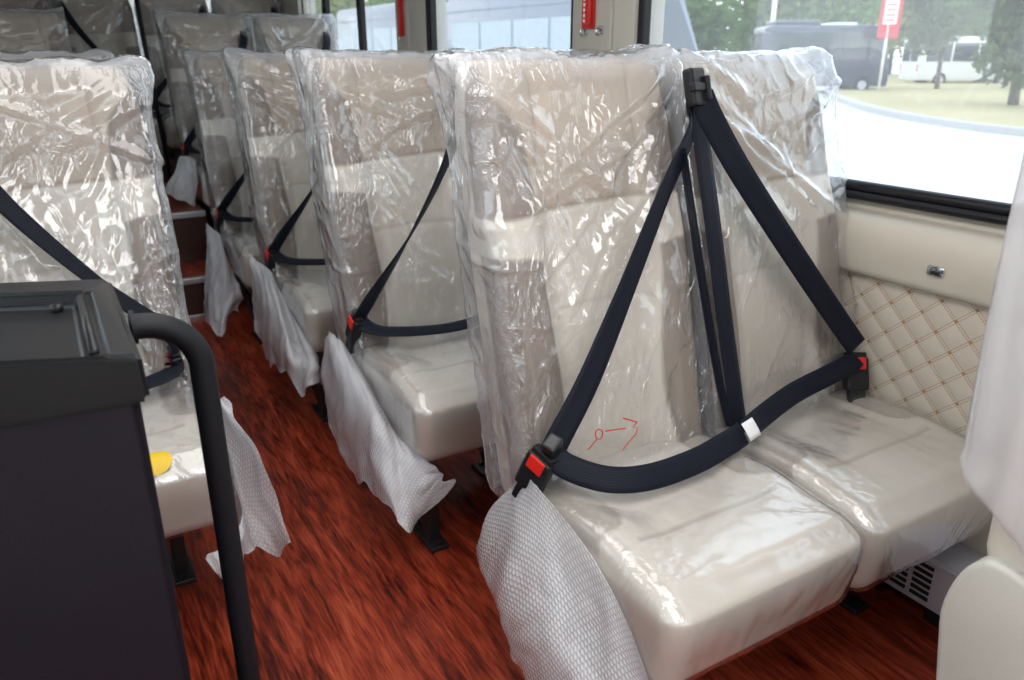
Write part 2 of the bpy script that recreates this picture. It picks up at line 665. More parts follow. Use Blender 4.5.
# upper wall: pillars and header (window openings stay open)
WINS = [(-1.6, .42), (.79, 2.10), (2.44, 3.70), (4.04, 5.75)]
up = MB()
edges = [-2.0] + [y for w in WINS for y in w] + [7.0]
for i in range(0, len(edges), 2):
    y0, y1 = edges[i], edges[i + 1]
    up.box(XP, 1.83, y0 - .005, y1 + .005, .90, 1.95, .012)
up.box(XP + .02, 1.83, -2, 7, 1.80, 1.95)
struct(smooth_by_angle(up.build('wall_right_upper', M['pillar'])), 'beige window pillars and header of the window wall', 'wall')
rb = MB()
rb.box(XP - .012, XP + .02, 2.20, 2.215, .93, 1.8, .004)
rb.box(XP - .012, XP + .02, 3.86, 3.875, .93, 1.8, .004)
struct(rb.build('trim_2', M['pillar']), 'beige raised strips along the window pillars', 'trim')


def gasket(y0, y1, z0, z1, r, tr, x):
    pts = []
    for cy, cz, a0 in ((y1 - r, z1 - r, 0), (y0 + r, z1 - r, 90), (y0 + r, z0 + r, 180), (y1 - r, z0 + r, 270)):
        for k in range(9):
            a = math.radians(a0 + 90 * k / 8)
            pts.append((x, cy + r * math.cos(a), cz + r * math.sin(a)))
    full = []
    for i in range(len(pts)):
        a, b = Vector(pts[i]), Vector(pts[(i + 1) % len(pts)])
        m = max(1, int((b - a).length / .06))
        for k in range(m):
            full.append(a.lerp(b, k / m))
    full.append(full[0].copy())
    full.append(full[1].copy())
    m = MB()
    m.tube(full, tr, 10, cap=False)
    return m


for i, (y0, y1) in enumerate(WINS):
    w = D.objects.new('window_%d' % (i + 1), None)
    COL.objects.link(w)
    struct(w, ['front window of the window wall, beside the seat end', 'large window beside the nearest seats, looking onto the pavement', 'window between the two hammer pillars', 'rear window of the window wall beyond the far hammer'][i], 'window')
    g = gasket(y0 - .01, y1 + .01, .935, 1.80, .085, .017, XG - .028)
    g2 = gasket(y0 - .03, y1 + .03, .918, 1.82, .10, .010, XG - .046)
    g.add(g2.v, g2.f)
    g.build('window_seal', M['rubber'], w, smooth=True)
    vsx = [(XG, y0 - .03, .90), (XG, y1 + .03, .90), (XG, y1 + .03, 1.84), (XG, y0 - .03, 1.84)]
    MB().box(XG - .002, XG + .002, y0 - .03, y1 + .03, .90, 1.84).build('pane', M['glass'], w)
    if i == 2:
        MB().box(XG - .045, XG - .01, y1 - .055, y1 + .03, .93, 1.80, .006).build('window_frame', M['rubber'], w)
        MB().box(XG - .045, XG - .01, y0 - .03, y0 + .035, .93, 1.80, .006).build('window_frame', M['rubber'], w)
    if i == 1:
        MB().box(XG - .045, XG - .01, y1 - .03, y1 + .012, .93, 1.80, .006).build('window_frame', M['rubber'], w)
    if i == 3:
        m = MB().box(XG - .04, XG - .005, 4.60, 4.66, .93, 1.80, .006)
        m.build('window_divider', M['rubber'], w)
        MB().box(XG - .04, XG - .005, 5.22, 5.29, .93, 1.80, .006).build('window_divider', M['rubber'], w)
        MB().box(XG - .06, XG - .03, 5.20, 5.33, 1.24, 1.33, .008).build('window_latch', M['heater'], w)

# far side of the bus, front and back: walls with glazed openings
wl = MB()
wl.box(-.88, -.82, -2, 7, 0, .93)
wl.box(-.88, -.82, -2, 7, 1.80, 1.95)
for a, b in ((-2, -1.9), (.55, .65), (2.3, 2.45), (4.1, 7)):  # rear stretch closed without windows, added to keep light off the rear seats
    wl.box(-.88, -.82, a, b, .93, 1.8)
struct(wl.build('wall_left', M['trim']), 'beige wall on the other side of the bus', 'wall')
wf = MB().box(-.88, 1.83, -2.06, -2.0, 0, .75).box(-.88, 1.83, -2.06, -2.0, 1.85, 1.95)
struct(wf.build('wall_front', M['trim']), 'front bulkhead under the windscreen', 'wall')
wb = MB().box(-.88, 1.83, 6.98, 7.04, 0, 1.2).box(-.88, 1.83, 6.98, 7.04, 1.75, 1.95)
wb.box(-.88, .55, 6.98, 7.04, 1.2, 1.75).box(1.25, 1.83, 6.98, 7.04, 1.2, 1.75)
struct(wb.build('wall_back', M['trim']), 'rear wall of the bus with a small window', 'wall')
for i, (a, b) in enumerate(((-1.9, .55), (.65, 2.3), (2.45, 4.1))):
    w = MB().box(-.853, -.849, a, b, .93, 1.8).build('window_%d' % (5 + i), M['glass'])
    struct(w, ['glass pane', 'second glass pane', 'third glass pane'][i] + ' in the far wall, counted from the front', 'window')
struct(MB().box(-.88, 1.83, -2.032, -2.028, .75, 1.85).build('window_9', M['glass']), 'windscreen glass at the front of the bus', 'window')
struct(MB().box(.55, 1.25, 7.0, 7.004, 1.2, 1.75).build('window_10', M['glass']), 'small rear window glass', 'window')


# ------------------------------------------------------------------ seats
LEAN = .247
HW = .236


def back_fn(bul=.045):
    def fn(p, nrm):
        # p in box coords: x across, y depth (front -), z -.4325..+.4325
        z = p.z + .8025            # .37 .. 1.235
        x = p.x
        front = sstep(.0, -.045, p.y)
        top = sstep(1.02, 1.235, z)
        ws = 1 - .07 * sstep(1.05, 1.235, z) ** 2 + .012 * math.sin((z - .4) * 4.0)
        ax = abs(x)
        # bolster profile
        bo = sstep(.095, .165, ax) * (1 - .55 * sstep(.20, .236, ax))
        bz = lerp(1.0, .55, sstep(.85, 1.05, z)) * (1 - .35 * top)
        y = p.y
        y -= front * bul * bo * bz
        # lumbar swell and headrest swell
        y -= front * (.016 * math.exp(-((z - .66) / .12) ** 2) + .020 * math.exp(-((z - 1.10) / .09) ** 2)) * (1 - sstep(.08, .16, ax))
        seam = 0.0
        tan = taupe = 0.0
        if front > .15:
            zs = .965 + .012 * (x / HW)
            tan = sstep(zs - .003, zs + .003, z) * .95
            # taupe sides above the horizontal seam
            bx = lerp(.138, .150, sstep(.97, 1.12, z)) + .075 * sstep(1.10, 1.20, z)
            t_up = sstep(bx - .003, bx + .003, ax) * sstep(zs - .002, zs + .003, z)
            # rounded tongue below
            tx = .128 + .018 * sstep(.60, .86, z) + .02 * sstep(.60, .40, z)
            topz = .885 - 6.0 * max(0., .19 - ax) ** 2 - 3.5 * max(0, ax - .20) ** 2
            t_lo = sstep(tx - .003, tx + .003, ax) * sstep(topz + .004, topz - .004, z)
            taupe = max(t_up, t_lo)
            def groove(d, w=.0045):
                return math.exp(-(d / w) ** 2)
            seam = max(groove(z - zs), groove(z - (.765 + .01 * math.cos(x * 9))) * (ax < .13) * .55)
            wing = .118 + 1.6 * (z - 1.13) ** 2
            if z > 1.03:
                seam = max(seam, groove(ax - wing, .004) * .8 * sstep(1.03, 1.06, z))
            if z > zs:
                seam = max(seam, groove(ax - bx, .004) * .7)
            else:
                seam = max(seam, groove(ax - tx, .004) * .6 * (z < topz))
            y += front * .0035 * seam
        side = sstep(.2, .236, ax) * (1 - front)
        q = Vector((x * ws, y + .06 + LEAN * (z - .45), z))
        if p.y > .03:
            taupe = max(taupe, .5 * sstep(.03, .05, p.y))
        return q, (tan, taupe, seam * .5)
    return fn


def make_backrest(n):
    vs, fs, cs = rcube(n, (HW, .06, .4325), .04, back_fn())
    return mesh_from('backrest', vs, fs, True, cs)


def cush_shape(x, y, z, up, cut=1.0):
    """crown, bolsters and grooves of the cushion top; returns z offset, colour"""
    ax = abs(x)
    dz, tau, seam = 0.0, 0.0, 0.0
    if up > .2:
        dz += .010 * (1 - (x / HW) ** 2) * sstep(-.46, -.30, y) - .010 * sstep(-.30, -.0, y)
        tx = .150
        fy = -.245 + 5.0 * max(0, .20 - ax) ** 2 - .0
        # tongue: region near the sides, rear of a rounded front end
        yy = y + .235
        d = ax - (tx + .9 * max(0, .05 - yy) ** 2 * 12)
        t = sstep(-.004, .004, d) * sstep(-.012, .0, yy)
        tau = t * .6
        dz += .018 * sstep(.10, .19, ax) * sstep(-.40, -.2, y)
        g = lambda q, w=.005: math.exp(-(q / w) ** 2)
        seam = max(g(d) * (1 if yy > 0 else 0), g(y + .28) * (ax < .17), .7 * g(ax - .205))
        dz -= .004 * seam * cut
        dz *= up
    return dz, tau, seam


def cush_fn(grow=0.0, wr=0.0, seed=0.0):
    def fn(p, nrm):
        x, y, z = p.x, p.y - .195, p.z + .355
        up = sstep(.25, .8, nrm.z)
        dz, tau, seam = cush_shape(x, y, z, up, 0.0 if wr else 1.0)
        q = Vector((x, y, z + dz))
        # front edge drops slightly forward
        q.y -= .018 * sstep(.27, .40, z) * sstep(.0, -.36, y) * (1 - up)
        if wr:
            v = Vector((q.x * 1.0 + seed, q.y, q.z))
            w = abs(noise.noise(v * 9)) * .5 + abs(noise.noise(Vector((q.x * 26 + seed, q.y * 11, q.z * 9)))) * .4
            # tension folds running down from the front corners
            for sx in (-1, 1):
                r = Vector((q.x - sx * .22, q.y + .40, q.z - .45))
                ang = math.atan2(r.z if up < .5 else r.y, r.x * -sx)
                w += .5 * math.exp(-r.length / .12) * abs(math.sin(ang * 9 + seed))
            q += nrm * (wr * w + .001)
            hem = sstep(.30, .255, z)
            q.z -= hem * (.012 * noise.noise(Vector((q.x * 8 + seed, q.y * 8, 3.))) + .006)
            q += Vector((nrm.x, nrm.y, 0)) * hem * .006 * abs(noise.noise(Vector((q.x * 20, q.y * 20, seed))))
        return q, (.0, tau, seam * .6)
    return fn


def make_cushion(n):
    vs, fs, cs = rcube(n, (HW, .235, .095), .042, cush_fn())
    return mesh_from('seat_cushion', vs, fs, True, cs)


def make_cushion_film(n, seed):
    vs, fs, cs = rcube(n, (HW + .003, .238, .098), .044, cush_fn(wr=.0045, seed=seed), skip='-z')
    # film keeps only top, sides and front
    keep = []
    for f in fs:
        c = sum((vs[i] for i in f), Vector()) / len(f)
        if c.z > .262:
            keep.append(f)
    return mesh_from('cushion_cover', vs, keep, True)


def fold(px, pz, a, b, w):
    ax, az = a
    bx, bz = b
    dx, dz = bx - ax, bz - az
    L2 = dx * dx + dz * dz
    t = ((px - ax) * dx + (pz - az) * dz) / L2
    if t < 0 or t > 1:
        return 0.0
    d = abs((px - ax) * dz - (pz - az) * dx) / math.sqrt(L2)
    ww = w * (.6 + .8 * t)
    if d > ww:
        return 0.0
    return (1 - d / ww) * math.sin(PI * min(1, .12 + t * .88)) ** .5


def make_back_film(n, seed, folds=14, ear=1.0, bottom=.372, lo=-9, hi=9):
    rnd = random.Random(seed)
    fl_ = []
    for k in range(folds):
        sx = rnd.choice((-1, 1))
        a = (sx * rnd.uniform(.14, .25), rnd.uniform(1.08, 1.25))
        ang = rnd.uniform(.15, 1.25)
        L = rnd.uniform(.18, .5)
        b = (a[0] - sx * L * math.cos(ang), a[1] - L * math.sin(ang))
        fl_.append((a, b, rnd.uniform(.012, .028), rnd.uniform(.006, .014)))
    for k in range(folds // 2):
        a = (rnd.uniform(-.2, .2), rnd.uniform(.5, .95))
        ang = rnd.uniform(0, PI)
        L = rnd.uniform(.1, .3)
        fl_.append((a, (a[0] + L * math.cos(ang), a[1] + L * math.sin(ang)), rnd.uniform(.008, .018), rnd.uniform(.004, .009)))
    hz = (1.244 - bottom) / 2
    mz = (1.244 + bottom) / 2
    S = seed * 3.17

    def fn(p, nrm):
        z = p.z + mz
        x = p.x
        ax = abs(x)
        front = sstep(.03, -.055, p.y)
        y = p.y
        ws = 1 - .03 * sstep(1.05, 1.235, z) ** 2 + .012 * math.sin((z - .4) * 4.0)
        # tented over the bolsters, sagging a little over the centre panel
        hug = .040 * lerp(1.0, .72, sstep(.85, 1.05, z))
        sag = .022 * (1 - (ax / HW) ** 2) * (.6 + .7 * noise.noise(Vector((x * 4, z * 4, S))))
        y -= front * (hug - max(0, sag) * sstep(1.24, 1.1, z))
        # top gathers to a ridge
        gz = sstep(1.17, 1.244, z)
        y *= 1 - .35 * gz
        q = Vector((x * ws, y + .06 + LEAN * (z - .45), z))
        # ears at the two upper corners of the bag
        e = sstep(.14, .245, ax) * sstep(1.10, 1.24, z) * ear
        sg = 1 if x > 0 else -1
        q.x += sg * e * (.028 + .02 * noise.noise(Vector((S, z * 9, y * 20))))
        q.z += e * .010 + gz * .016 * (noise.noise(Vector((x * 9, S, 1.))) + .25)
        # loose billow of the sides
        sd = sstep(.19, .235, ax)
        nb = noise.noise(Vector((x * 5 + S, p.y * 7, z * 5)))
        q += Vector((nrm.x, nrm.y, 0)) * (.004 + .010 * max(0, nb + .35))
        # crumple
        f1 = abs(noise.noise(Vector((x * 11 + S, p.y * 11, z * 6 + x * 3))))
        f2 = abs(noise.noise(Vector((x * 24 - z * 12, p.y * 24 + S, z * 15 + x * 10))))
        w = .0045 * (1 - f1) ** 3 + .003 * (1 - f2) ** 5 - .002
        if front > .3:
            for a, b, wd, am in fl_:
                w += am * fold(x, z, a, b, wd) * front
        q += nrm * w
        # ragged lower hem
        hem = sstep(bottom + .06, bottom, z)
        q.z += hem * .03 * noise.noise(Vector((x * 6, p.y * 6, S)))
        q.x = max(lo, min(hi, q.x))
        mk_ = max(.55 * (1 - front) * sstep(.10, .2, ax), 1.1 * sstep(1.19, 1.245, z), .7 * sstep(.228, .241, ax) * front, .9 * e)
        return q, (mk_, 0, 0)
    vs, fs, cs = rcube(n, (HW + .005, .068, hz), .02, fn, skip='-z')
    return mesh_from('backrest_cover', vs, fs, True, cs)


def leg_mesh(sx, y=-.375):
    m = MB()
    x = sx
    m.box(x - .016, x + .016, y - .02, y + .025, .012, .275, .003)
    m.prism([(y + .005, .03), (y + .035, .03), (.06, .24), (.06, .275), (.0, .275), (y + .005, .075)], x - .012, x + .012, 'X', .002)
    m.box(x - .026, x + .026, y - .055, y + .095, 0.0, .014, .003)
    m.cyl((x, y - .04, .018), .009, .012, 8)
    m.cyl((x, y + .075, .018), .009, .012, 8)
    m.box(x - .02, x + .02, y - .01, .06, .215, .237, .003)
    return m.mesh('leg')


def buckle_mesh():
    """stalk and housing in local coords, along +z, top at z = .1"""
    m = MB()
    m.box(-.009, .009, -.022, .022, -.035, .02, .004)
    m.box(-.015, .015, -.030, .030, 0.0, .082, .008, 3)
    m.box(-.010, .010, -.026, .026, .078, .093, .003)
    return m.mesh('buckle')


def button_mesh():
    return MB().box(-.0175, -.012, -.019, .019, .050, .080, .003).add([], []).box(-.010, .010, -.022, .022, .074, .0835, .003).mesh('release_button')


ME = {}
ME['back'] = make_backrest((96, 14, 170))
ME['cush'] = make_cushion((84, 80, 32))
ME['cfilm'] = [make_cushion_film((96, 90, 36), 1.3), make_cushion_film((96, 90, 36), 5.1), make_cushion_film((60, 56, 24), 8.2)]
LIM = .2435
ME['bfilm'] = [make_back_film((110, 34, 190), 3, 20, hi=LIM), make_back_film((110, 34, 190), 11, 18, lo=-LIM),
               make_back_film((80, 26, 130), 5, 14, hi=LIM), make_back_film((80, 26, 130), 8, 14, hi=LIM), make_back_film((80, 26, 130), 21, 14, lo=-LIM),
               make_back_film((80, 26, 130), 15, 14, lo=-LIM, hi=LIM), make_back_film((100, 30, 160), 27, 8)]
ME['legL'] = leg_mesh(-.185)
ME['legR'] = leg_mesh(.12, -.17)
ME['legW'] = leg_mesh(.06, -.22)
ME['legV'] = leg_mesh(.19, -.20)
ME['buckle'] = buckle_mesh()
ME['button'] = button_mesh()
_bar = MB().prism([(-.2, -.36), (.2, -.36), (.2, .05), (-.2, .05)], .236, .262, 'Z', .004)
ME['bar'] = _bar.mesh('seat_frame')
_mount = MB().box(-.2, .2, -.36, .05, .195, .272, .006)
ME['mount'] = _mount.mesh('seat_frame')


def fpt(x, z, off):
    """point in front of the backrest in seat coordinates"""
    return Vector((x, LEAN * (z - .45) - off, z))


def flat_on(pts, n_):
    # width directions of a strap lying flat on a surface facing n_
    P = [Vector(q) for q in pts]
    N = [Vector(n_)] * len(P) if not isinstance(n_, list) else [Vector(q) for q in n_]
    out = []
    for i in range(len(P)):
        t = P[min(i + 1, len(P) - 1)] - P[max(i - 1, 0)]
        out.append(t.cross(N[i]).normalized())
    return out


def belt_set(side):
    """shoulder and lap belts of a seat in seat coordinates; buckle on side*.235"""
    s = side
    q = [fpt(-s * .19, 1.15, .02), fpt(-s * .165, 1.08, .075), fpt(-s * .08, .93, .082), fpt(s * .06, .75, .085), fpt(s * .20, .60, .085), Vector((s * (.232 if s < 0 else .195), -.035, .545))]
    sh = ribbon(q, [(.95, 0, .25 * s), (.9, .05, .35 * s), (.55, .5, .5 * s), (.35, .75, .35 * s), (.75, .3, .45 * s), (.75, .3, .5 * s)], .044)
    bx = .232 if s < 0 else .195
    lp = ribbon([(s * (bx - .004), -.04, .538), (s * .17, -.075, .512), (0, -.10, .497), (-s * .15, -.08, .497), (-s * .232, -.02, .492)],
                [(0, .7, .7), (0, .92, .35), (0, .95, .28), (0, .95, .28), (0, .9, .4)], .046)
    return sh, lp


ME['beltR'] = belt_set(-1)   # buckle at -x (aisle side of the seats by the window wall)
ME['beltL'] = belt_set(1)


def buckle_parts(root, x, y, z, tilt_y, tilt_x=0.0, rz=0.0):
    b = obj('buckle', ME['buckle'], M['buckle'], root)
    b.location = (x, y, z)
    b.rotation_euler = (tilt_x, tilt_y, rz)
    r = obj('release_button', ME['button'], M['red'], b, 'red release button')
    return b


def make_seat(label, loc, group=None, back=0, cush=0, belts='R', legs=True):
    t = thing('passenger_seat', label, 'seat', loc, 0, group)
    obj('backrest', ME['back'], M['leather'], t)
    obj('seat_cushion', ME['cush'], M['leather'], t)
    if legs:
        obj('leg', ME['legW' if legs == 'W' else 'legL'], M['black'], t)
        obj('leg', ME['legV' if legs == 'W' else 'legR'], M['black'], t)
        obj('seat_frame', ME['bar'], M['black'], t)
    else:
        obj('seat_frame', ME['mount'], M['black'], t)
    c = obj('backrest_cover', ME['bfilm'][back], M['film'], t, 'clear wrinkled plastic film over the backrest')
    c2 = obj('cushion_cover', ME['cfilm'][cush], M['film2'], t, 'clear plastic film over the cushion')
    if belts:
        sh, lp = ME['belt' + belts]
        obj('shoulder_belt', sh, M['web'], t)
        obj('lap_belt', lp, M['web'], t)
        s = -1 if belts == 'R' else 1
        buckle_parts(t, s * (.243 if s < 0 else .206), .0, .475, .12 * -s, .35)
    return t


MAIN = 'passenger seats beside the window wall'
# nearest pair by the window: belts are built to their own courses below
A1 = make_seat('nearest aisle seat in clear film with a red pen mark on its backrest', (.936, 1.14, 0), MAIN, 0, 0, None)
W1 = make_seat('nearest window seat in clear film beside the quilted wall, white tag at its belt', (1.424, 1.14, 0), MAIN, 1, 1, None, legs='W')
make_seat('second aisle seat in clear film, directly behind the seat with the pen mark', (.914, 2.025, 0), MAIN, 2, 2)
make_seat('second window seat, hidden behind the nearest pair of seats', (1.402, 2.025, 0), MAIN, 4, 2, legs='W')
make_seat('third aisle seat in clear film, on the flat floor with bubble wrap over its side', (.912, 2.93, 0), MAIN, 3, 2)
make_seat('third window seat, behind the second window seat', (1.40, 2.93, 0), MAIN, 4, 2, legs='W')
make_seat('fourth aisle seat in clear film, last one before the aisle steps', (.912, 3.85, 0), MAIN, 2, 2)
make_seat('fourth window seat, last by the wall before the raised floor', (1.40, 3.85, 0), MAIN, 4, 2, legs='W')
make_seat('aisle seat in clear film on the raised platform beside the steps', (.94, 4.78, .21), MAIN, 3, 2)
make_seat('bright window seat in clear film on the raised platform by the rear window', (1.43, 4.78, .21), MAIN, 4, 2, legs='W')
OTHER = 'passenger seats across the aisle'
LA = make_seat('cream seat across the aisle behind the dark console, yellow sticker on its cushion', (.0, 2.02, 0), OTHER, 6, 1, 'L')
make_seat('second seat across the aisle, only its top showing behind the stickered seat', (.0, 2.93, 0), OTHER, 6, 2, 'L')
make_seat('seat across the aisle on the raised platform near the rear', (-.01, 4.78, .21), OTHER, 2, 2, 'L')
LA.scale = (1, 1, .986)
BENCH = 'rear bench seats'
for i, (x, lb) in enumerate(((-.03, 'rear bench seat in shade above the far raised seat across the aisle'), (.46, 'dark shaded rear bench seat at the top of the aisle steps'),
                             (.95, 'rear bench seat in shade behind the raised aisle seat'), (1.44, 'rear bench seat in shade by the rear window'))):
    make_seat(lb, (x, 5.95, .40), BENCH, 5, 2, 'L' if i < 2 else 'R', legs=False)

def local(root, p):
    return Vector(p) - root.location


# ---- belts of the nearest pair (world coordinates -> parts of the seats)
def rib_part(name, root, pts, wd, w=.047, mat=None, sub=8):
    me = ribbon([local(root, p) for p in pts], wd, w, sub=sub)
    return obj(name, me, mat or M['web'], root)


q = [(1.178, 1.262, 1.135), (1.160, 1.225, 1.10), (1.06, 1.185, .982), (.94, 1.135, .825), (.82, 1.09, .668), (.742, 1.075, .568), (.728, 1.075, .545)]
rib_part('shoulder_belt', A1, q, flat_on(q, [(.75, -.8, .2), (.7, -.85, .2), (.5, -.95, .2), (.25, -1, .2), (-.1, -1, .25), (-.35, -1, .2), (-.4, -1, .2)]), .050)
rib_part('lap_belt', A1, [(.722, 1.07, .545), (.745, 1.045, .520), (.80, .995, .503), (.88, .968, .498), (1.0, .972, .496), (1.10, .988, .500), (1.158, 1.0, .503)],
         [(.3, .5, .8), (.2, .55, .8), (.05, .6, .8), (0, .6, .8), (-.1, .6, .8), (-.1, .6, .8), (-.1, .6, .8)], .05)
rib_part('retractor_strap', A1, [(1.128, 1.215, 1.065), (1.15, 1.16, .83), (1.172, 1.10, .60), (1.183, 1.06, .485)],
         [(.25, .95, .1), (.2, .97, 0), (.2, .97, 0), (.2, .97, 0)], .034)
m = MB()
m.box(-.018, .018, -.014, .014, -.028, .028, .005)
tg = obj('belt_tongue', m.mesh('belt_tongue'), M['black'], A1)
tg.location = local(A1, (.727, 1.072, .552))
tg.rotation_euler = (.3, -.5, .3)
buckle_parts(A1, -.244, -.035, .462, .10, .40, .35)

gd = MB()
gd.box(-.024, .024, -.013, .013, -.038, .038, .006)
gd.box(-.030, .030, -.019, -.005, -.010, .008, .004)
gd.box(.012, .024, -.024, -.010, -.03, .02, .004)
gd_o = gd.build('belt_guide', M['buckle'], W1)
gd_o.location = local(W1, (1.172, 1.238, 1.182))
gd_o.rotation_euler = (-.25, 0, .2)
q = [(1.178, 1.225, 1.168), (1.20, 1.212, 1.12), (1.26, 1.182, 1.02), (1.37, 1.14, .87), (1.49, 1.098, .715), (1.582, 1.072, .605), (1.60, 1.070, .585)]
rib_part('shoulder_belt', W1, q, flat_on(q, (-.45, -1, .25)), .054)
rib_part('retractor_strap', W1, [(1.183, 1.247, 1.16), (1.195, 1.19, .95), (1.207, 1.12, .68), (1.213, 1.055, .46)],
         [(1, .1, 0), (1, .1, 0), (1, .1, 0), (1, .1, 0)], .050)
rib_part('lap_belt', W1, [(1.165, 1.0, .505), (1.25, 1.03, .508), (1.38, 1.06, .520), (1.50, 1.066, .535), (1.575, 1.064, .550), (1.600, 1.066, .562)],
         [(-.1, .6, .8), (-.15, .6, .8), (-.2, .6, .8), (-.25, .6, .8), (-.3, .6, .8), (-.3, .6, .8)], .048)
rib_part('belt_tag', W1, [(1.150, .986, .512), (1.165, .988, .514), (1.186, .992, .516)], [(-.1, .6, .8)] * 3, .040, M['white'], 4)
buckle_parts(W1, .178, -.085, .478, .42, .10, 1.25)

# red pen mark on the film
ink = MB()
def inkline(pts, r=.0012):
    P = [Vector(p) - A1.location for p in pts]
    ink.tube(P, r, 6)
def ip(dx, dz):
    return (.90 + dx, 1.101 + LEAN * (dz) - .006, .525 + dz)
inkline([ip(-.045 + .009 * math.cos(a * .6), .012 + .010 * math.sin(a * .6)) for a in range(12)])
inkline([ip(-.052, .003), ip(-.075, -.012)])
inkline([ip(-.028, .014), ip(0, .011), ip(.022, .008)], .0014)
inkline([ip(.018, .030), ip(.035, .022), ip(.052, .014)], .0016)
inkline([ip(.052, .014), ip(.040, .006), ip(.052, .002), ip(.046, -.010), ip(.025, -.022), ip(.008, -.034)])
ink.build('pen_mark', M['redpaint'], A1, label='red handwritten pen mark on the film')

# sticker
def stick(p):
    # follows the rounded front edge of the cushion
    a = PI / 4 + .4 + p.z / .046
    return Vector((p.x, -.392 - .0495 * math.cos(a), .412 + .0495 * math.sin(a)))
sv, sf = [], []
for k in range(7):
    for a in range(28):
        r = .033 * k / 6
        sv.append(stick(Vector((.090 + r * math.cos(a * 2 * PI / 28), 0, r * math.sin(a * 2 * PI / 28)))))
for k in range(6):
    for a in range(28):
        sf.append((k * 28 + a, k * 28 + (a + 1) % 28, (k + 1) * 28 + (a + 1) % 28, (k + 1) * 28 + a))
so = obj('sticker', mesh_from('sticker', sv, sf, True), M['yellow'], LA, 'round yellow sticker')


# ------------------------------------------------------------------ bubble wrap sheets
def cr4(a, b, c, d, t):
    return 0.5 * ((2 * b) + (c - a) * t + (2 * a - 5 * b + 4 * c - d) * t * t + (-a + 3 * b - 3 * c + d) * t ** 3)


def sheet(ctrl, nu, nv, seed, amp):
    """ctrl[col][row] of points -> smooth draped mesh with folds"""
    C = [[Vector(p) for p in c] for c in ctrl]
    nc, nr = len(C), len(C[0])
    def row_at(col, t):
        f = t * (nr - 1)
        i = min(int(f), nr - 2)
        g = lambda k: col[max(0, min(nr - 1, k))]
        return cr4(g(i - 1), g(i), g(i + 1), g(i + 2), f - i)
    vs, uvs = [], []
    for v in range(nv + 1):
        line = [row_at(c, v / nv) for c in C]
        for u in range(nu + 1):
            f = u / nu * (nc - 1)
            i = min(int(f), nc - 2)
            g = lambda k: line[max(0, min(nc - 1, k))]
            p = cr4(g(i - 1), g(i), g(i + 1), g(i + 2), f - i)
            vs.append(p)
    W = nu + 1
    # real lengths for the bubble pattern
    ulen = [0.0]
    mid = nv // 2
    for u in range(1, nu + 1):
        ulen.append(ulen[-1] + (vs[mid * W + u] - vs[mid * W + u - 1]).length)
    vlen = [0.0]
    for v in range(1, nv + 1):
        vlen.append(vlen[-1] + (vs[v * W + nu // 2] - vs[(v - 1) * W + nu // 2]).length)
    out = []
    for v in range(nv + 1):
        for u in range(nu + 1):
            k = v * W + u
            du = vs[v * W + min(u + 1, nu)] - vs[v * W + max(u - 1, 0)]
            dv = vs[min(v + 1, nv) * W + u] - vs[max(v - 1, 0) * W + u]
            nn = du.cross(dv)
            nn = nn.normalized() if nn.length > 1e-9 else Vector((1, 0, 0))
            s = v / nv
            w = amp * (.3 + s) * (math.sin(u / nu * 13 + seed + 2 * noise.noise(Vector((u * .06, v * .04, seed)))) * .6 + noise.noise(Vector((ulen[u] * 11, vlen[v] * 6, seed))) * 1.3 + (.35 - abs(noise.noise(Vector((ulen[u] * 22 + vlen[v] * 9, vlen[v] * 13, seed + 4))))) * .9)
            p = vs[k] + nn * w
            eu = max(sstep(.12, 0, u / nu), sstep(.88, 1, u / nu))
            if du.length > 1e-9:
                p += du.normalized() * eu * .022 * noise.noise(Vector((vlen[v] * 13, seed * 3, .5)))
            # ragged ends
            e = sstep(.9, 1, s)
            p.z += e * .034 * noise.noise(Vector((ulen[u] * 17, seed, 0)))
            p.z = max(p.z, .012)
            out.append(p)
            uvs.append((ulen[u], vlen[v]))
    fs = []
    for v in range(nv):
        for u in range(nu):
            k = v * W + u
            fs.append((k, k + 1, k + W + 1, k + W))
    me = mesh_from('bubble_wrap', out, fs, True, uvs=uvs)
    return me


